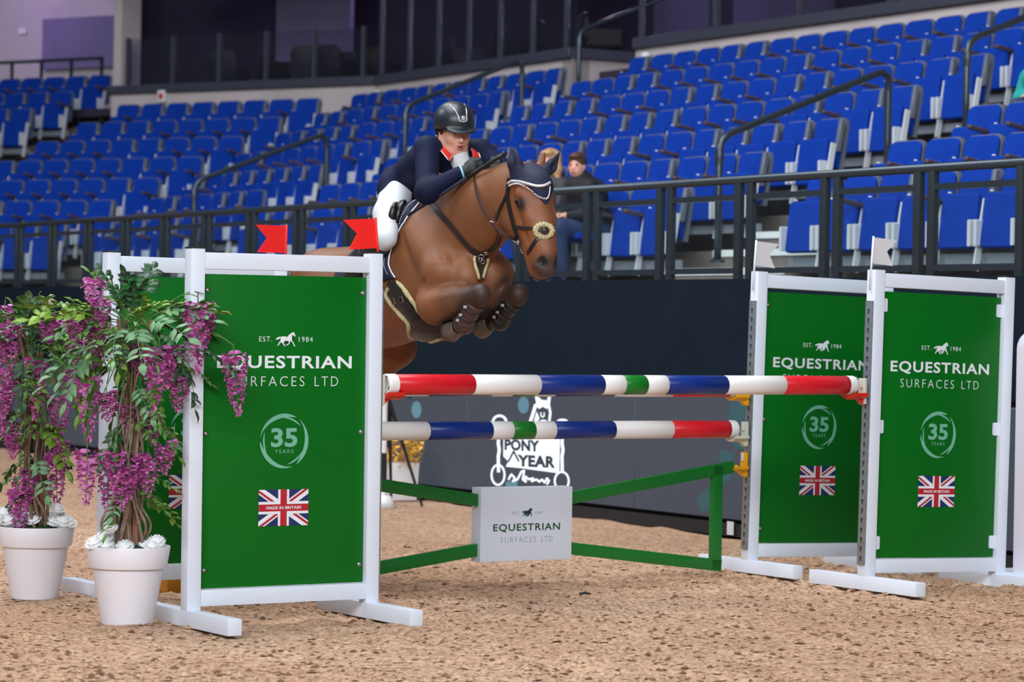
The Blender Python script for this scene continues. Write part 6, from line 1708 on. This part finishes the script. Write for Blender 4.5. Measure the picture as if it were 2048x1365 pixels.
# ------------------------------------------------------------------ three spectators in the stand
def seated(label, seat, sc, cl, hair, hair_long, yaw_, lean, jeans=True, lean_x=0.0):
    s, d, z = seat
    mw = Matrix.Translation(SA(s, d - 0.02, z)) @ RA
    t = thing('person', label, 'person', mw=mw)
    def build(name, B, m, rl=1):
        V, F = B.skin(rl); return place(name, np_mesh(name, V, F, m), None, t)
    S = lambda *p: np.array(p) * sc
    pel, che, nk = np.array([0, -0.08, 0.50]), np.array([lean_x * 0.5, -0.10 - lean * 0.5, 0.50 + 0.34 * sc]), np.array([lean_x, -0.12 - lean, 0.50 + 0.46 * sc])
    hc = nk + np.array([0, -0.035, 0.135]) * sc
    cy, sy = math.cos(yaw_), math.sin(yaw_)
    R_ = np.array([[cy, sy, 0], [-sy, cy, 0], [0, 0, 1.0]]); fwd = -R_[1]
    hx = lambda x, y, z_: hc + (R_[0] * x + fwd * y + np.array([0, 0, z_])) * sc
    HR = [R_[0], fwd, [0, 0, 1]]
    knee = [np.array([q * 0.10, -0.50 * sc - 0.05, 0.52]) for q in (-1, 1)]; foot = [np.array([q * 0.09, -0.46, 0.06]) for q in (-1, 1)]
    sho = [nk + S(q * 0.155, 0.01, -0.06) for q in (-1, 1)]; elb = [sho[i] + S(q * 0.07, -0.05, -0.25) for i, q in enumerate((-1, 1))]
    han = [np.array([lean_x * 0.5 + q * 0.05, -0.40 * sc - 0.05, 0.62]) for q in (-1, 1)]
    B = Body((-0.45, -0.95, -0.02), (0.45, 0.25, 1.45), 0.012)
    B.chain([pel, che, nk], [0.10, 0.10, 0.05], 0.04)
    B.cone(nk, hc, 0.045 * sc, 0.05 * sc, 0.03)
    B.ball(hx(0, -0.01, 0.02), np.array([0.072, 0.088, 0.098]) * sc, 0.03, HR); B.ball(hx(0, 0.025, -0.05), np.array([0.055, 0.06, 0.058]) * sc, 0.03, HR)
    B.cone(hx(0, 0.078, 0.0), hx(0, 0.098, -0.03), 0.010 * sc, 0.013 * sc, 0.012)
    for q in (-1, 1):
        B.ball(hx(q * 0.03, 0.082, 0.012), np.array([0.016, 0.014, 0.010]) * sc, 0.012, HR, cut=True); B.ball(hx(q * 0.074, -0.005, -0.01), np.array([0.012, 0.018, 0.03]) * sc, 0.008, HR)
    for i, q in enumerate((-1, 1)):
        B.chain([sho[i], elb[i], han[i]], [0.045, 0.036, 0.026], 0.02)
        B.ball(han[i], (0.035, 0.045, 0.03), 0.02)
        for k in range(4): B.cone(han[i] + [(k - 1.5) * 0.017, -0.03, 0.0], han[i] + [(k - 1.5) * 0.018, -0.075, -0.012], 0.0095, 0.008, 0.005)
        B.cone(han[i] + [q * -0.02, 0.0, 0.015], han[i] + [q * -0.045, -0.035, 0.02], 0.012, 0.009, 0.006)
        B.chain([pel + [q * 0.09, 0, 0], knee[i], foot[i]], [0.08, 0.055, 0.035], 0.03)
    build('body', B, M['skin'])
    B = Body((-0.45, -0.95, 0.2), (0.45, 0.25, 1.45), 0.012)
    B.chain([pel, che, nk - [0, 0, 0.05]], [0.155, 0.150, 0.105], 0.06, (1, 0, 0), 1.15)
    for i, q in enumerate((-1, 1)):
        B.chain([sho[i], elb[i], elb[i] * 0.2 + han[i] * 0.8], [0.070, 0.058, 0.042], 0.03)
    B.cone(nk, nk + [0, 0.03, 0.02], 0.08 * sc, 0.085 * sc, 0.03)
    build('jacket', B, cl)
    B = Body((-0.45, -0.95, -0.02), (0.45, 0.25, 1.0), 0.014)
    for i, q in enumerate((-1, 1)): B.chain([pel + [q * 0.09, 0, 0], knee[i], foot[i] + [0, 0, 0.06]], [0.105, 0.075, 0.055], 0.04)
    build('trousers', B, M['jeans'])
    B = Body((-0.4, -0.9, -0.06), (0.4, 0.2, 0.3), 0.012)
    for i, q in enumerate((-1, 1)): B.cone(foot[i] + [0, 0.03, -0.01], foot[i] + [0, -0.13, -0.02], 0.048, 0.04, 0.02)
    build('shoes', B, M['tripod'])
    B = Body(hc - 0.45, hc + 0.3, 0.009)
    B.ball(hx(0, -0.022, 0.045), np.array([0.084, 0.098, 0.094]) * sc, 0.02, HR)
    B.ball(hx(0, 0.05, 0.088), np.array([0.062, 0.045, 0.030]) * sc, 0.02, HR)
    B.ball(hx(0, 0.105, -0.03), np.array([0.062, 0.055, 0.085]) * sc, 0.02, HR, cut=True)
    if hair_long:
        for q in (-1, 1):
            B.chain([hx(q * 0.055, -0.02, 0.06), hx(q * 0.085, 0.0, -0.06), hx(q * 0.085, 0.02, -0.20)], [0.05, 0.04, 0.03], 0.03)
        B.cone(hx(0, -0.06, 0.0), hx(0, -0.06, -0.2), 0.07, 0.06, 0.03)
    build('hair', B, hair)
    for q in (-1, 1):
        mb = MB().lathe([(0.011 * math.sin(math.pi * i / 6), 0.011 * math.cos(math.pi * i / 6)) for i in range(7)], 8, tuple(hx(q * 0.03, 0.070, 0.010))); mb.build('eye', M['eye'], t, smooth=True)
    mb = MB().tube([tuple(hx(-0.02, 0.082, -0.062)), tuple(hx(0, 0.088, -0.061)), tuple(hx(0.02, 0.082, -0.062))], 0.0055, 6); mb.build('mouth', M['lips'], t, smooth=True)
    return t
M['jeans'] = mat('blue_jeans', (36, 54, 92), 0.8, var=0.15, scale=20)
M['grey_top'] = mat('charcoal_jacket', (58, 58, 64), 0.8, var=0.1, scale=10)
M['black_top'] = mat('black_hoodie', (20, 22, 30), 0.8, var=0.1, scale=10)
M['teal_top'] = mat('teal_fleece', (16, 150, 146), 0.8)
M['blond'] = mat('blond_hair', (176, 138, 96), 0.55, var=0.3, scale=50)
M['brown_h'] = mat('short_brown_hair', (74, 50, 38), 0.6, var=0.3, scale=50)
seated('woman with long blond hair in a charcoal jacket, partly hidden by the horse\'s ear', OCC[0], 1.0, M['grey_top'], M['blond'], True, 0.55, 0.12)
seated('boy with short brown hair in a black hoodie behind the railing', OCC[1], 0.93, M['black_top'], M['brown_h'], False, 0.62, 0.13)
if 'child' in OCC: seated('child in a teal top at the right edge of the stand', (OCC['child'][0] - 0.17, OCC['child'][1], OCC['child'][2]), 0.68, M['teal_top'], M['brown_h'], False, 0.3, 0.18)
# ------------------------------------------------------------------ things behind the jump
# white planter with gold tinsel and a black tripod, seen between the front left wing and the gate
pp = on_z(800, 1000)
t = thing('tinsel_planter', 'white planter box with gold tinsel by the display board', 'planter', (pp.x, pp.y, 0), 0.4)
MB().prism([(-0.105, 0), (0.105, 0), (0.125, 0.30), (-0.125, 0.30)], -0.1, 0.1).build('box', M['white_dull'], t, bevel=0.006)
rs_ = random.Random(3); mb = MB()
for i in range(900):
    th, z = rs_.uniform(0, 6.28), rs_.uniform(0.27, 0.60); r = 0.17 * math.sqrt(max(0.05, 1 - ((z - 0.42) / 0.21) ** 2)) * rs_.uniform(0.5, 1.1)
    c = Vector((r * math.cos(th), r * math.sin(th), z)); a = Vector((rs_.gauss(0, 1), rs_.gauss(0, 1), rs_.gauss(0, 1))).normalized() * rs_.uniform(0.012, 0.03); b_ = a.orthogonal().normalized() * 0.005
    mb.add([c - a - b_, c - a + b_, c + a + b_ * 0.4, c + a - b_ * 0.4], [(0, 1, 2, 3)])
tag(mb.build('tinsel', M['gold'], t), kind='stuff')
pt = on_z(775, 1012)
t = thing('camera_tripod', 'black camera tripod standing by the tinsel planter', 'tripod', (pt.x, pt.y, 0))
hd = Vector((0.0, 0, 0.86))
for nm, f_ in (('leg', (-0.16, -0.12, 0)), ('leg', (0.02, 0.2, 0)), ('leg', (0.27, -0.02, 0))):
    MB().tube([hd + Vector((0, 0, -0.05)), Vector(f_)], [0.016, 0.010], 8).build(nm, M['tripod'], t)
MB().tube([(0, 0, 0.45), (0, 0, 0.88)], 0.014, 8).build('centre_column', M['tripod'], t)
MB().box(-0.035, 0.035, -0.04, 0.04, 0.87, 0.95).build('head', M['tripod'], t, bevel=0.008)
MB().tube([(0.02, -0.01, 0.90), (0.10, -0.05, 0.87), (0.17, -0.08, 0.845)], [0.007, 0.011, 0.013], 8).build('pan_handle', M['tripod'], t)
pf = on_z(766, 1016)
t = thing('white_stand', 'white post with a black sleeve beside the tripod', 'post', (pf.x, pf.y, 0))
MB().lathe([(0.0, 0.1), (0.06, 0.09), (0.11, 0.0), (0.0, 0.0)], 16).build('base', M['white_dull'], t, smooth=True)
MB().tube([(0, 0, 0.05), (0, 0, 1.15)], 0.022, 10).build('upright', M['white_dull'], t)
MB().tube([(0, 0, 0.15), (0, 0, 0.42)], 0.026, 10).build('sleeve', M['tripod'], t)
# yellow block behind the left wings
py_ = on_z(352, 1180)
tag(MB().box(-0.085, 0.085, -0.09, 0.09, -0.01, 0.09).build('yellow_block', mat('yellow_block_paint', (206, 140, 14), 0.5, var=0.1), None, bevel=0.006, local=Matrix.Translation((py_.x, py_.y, 0)) @ Matrix.Rotation(0.5, 4, 'Z')), 'yellow block on the sand behind the left wings', 'block')
# white upright of another jump cut by the right edge
pr = on_z(2046, 1172)
t = thing('white_jump_stand', 'white rounded jump stand cut by the right edge of the picture', 'jump stand', (pr.x, pr.y, 0), ANG)
MB().prism(round_rect(-0.055, 0.30, 0.06, 1.42, 0.10, 6, True), -0.09, 0.03).build('upright', mat('lilac_white_plastic', (224, 220, 234), 0.4), t, bevel=0.012)
MB().box(-0.08, 0.34, -0.3, 0.25, 0.0, 0.075).build('base', M['white'], t, bevel=0.006)
# paper scrap stuck low on the wall
s_, z_ = wall_px(1463, 1062, DW - 0.08)
tag(MB().box(-0.055, 0.02, -0.004, 0.0, -0.03, 0.06).build('paper_label', M['white_dull'], None, local=Matrix.Translation(SA(s_, DW - 0.075, z_)) @ RA), 'white label low on the kick board behind the right wing', 'label')
# a stick lying on the sand
p_ = on_z(1170, 1199)
tag(MB().tube([(-0.03, 0, 0.012), (0.0, 0.004, 0.018), (0.03, -0.002, 0.012)], [0.006, 0.008, 0.005], 6).build('bark_scrap', M['tripod'], None, local=Matrix.Translation((p_.x, p_.y, float(sand_height(np.array([p_.x]), np.array([p_.y]))[0]) + 0.0))), 'small dark scrap of bark on the sand under the jump', 'bark')
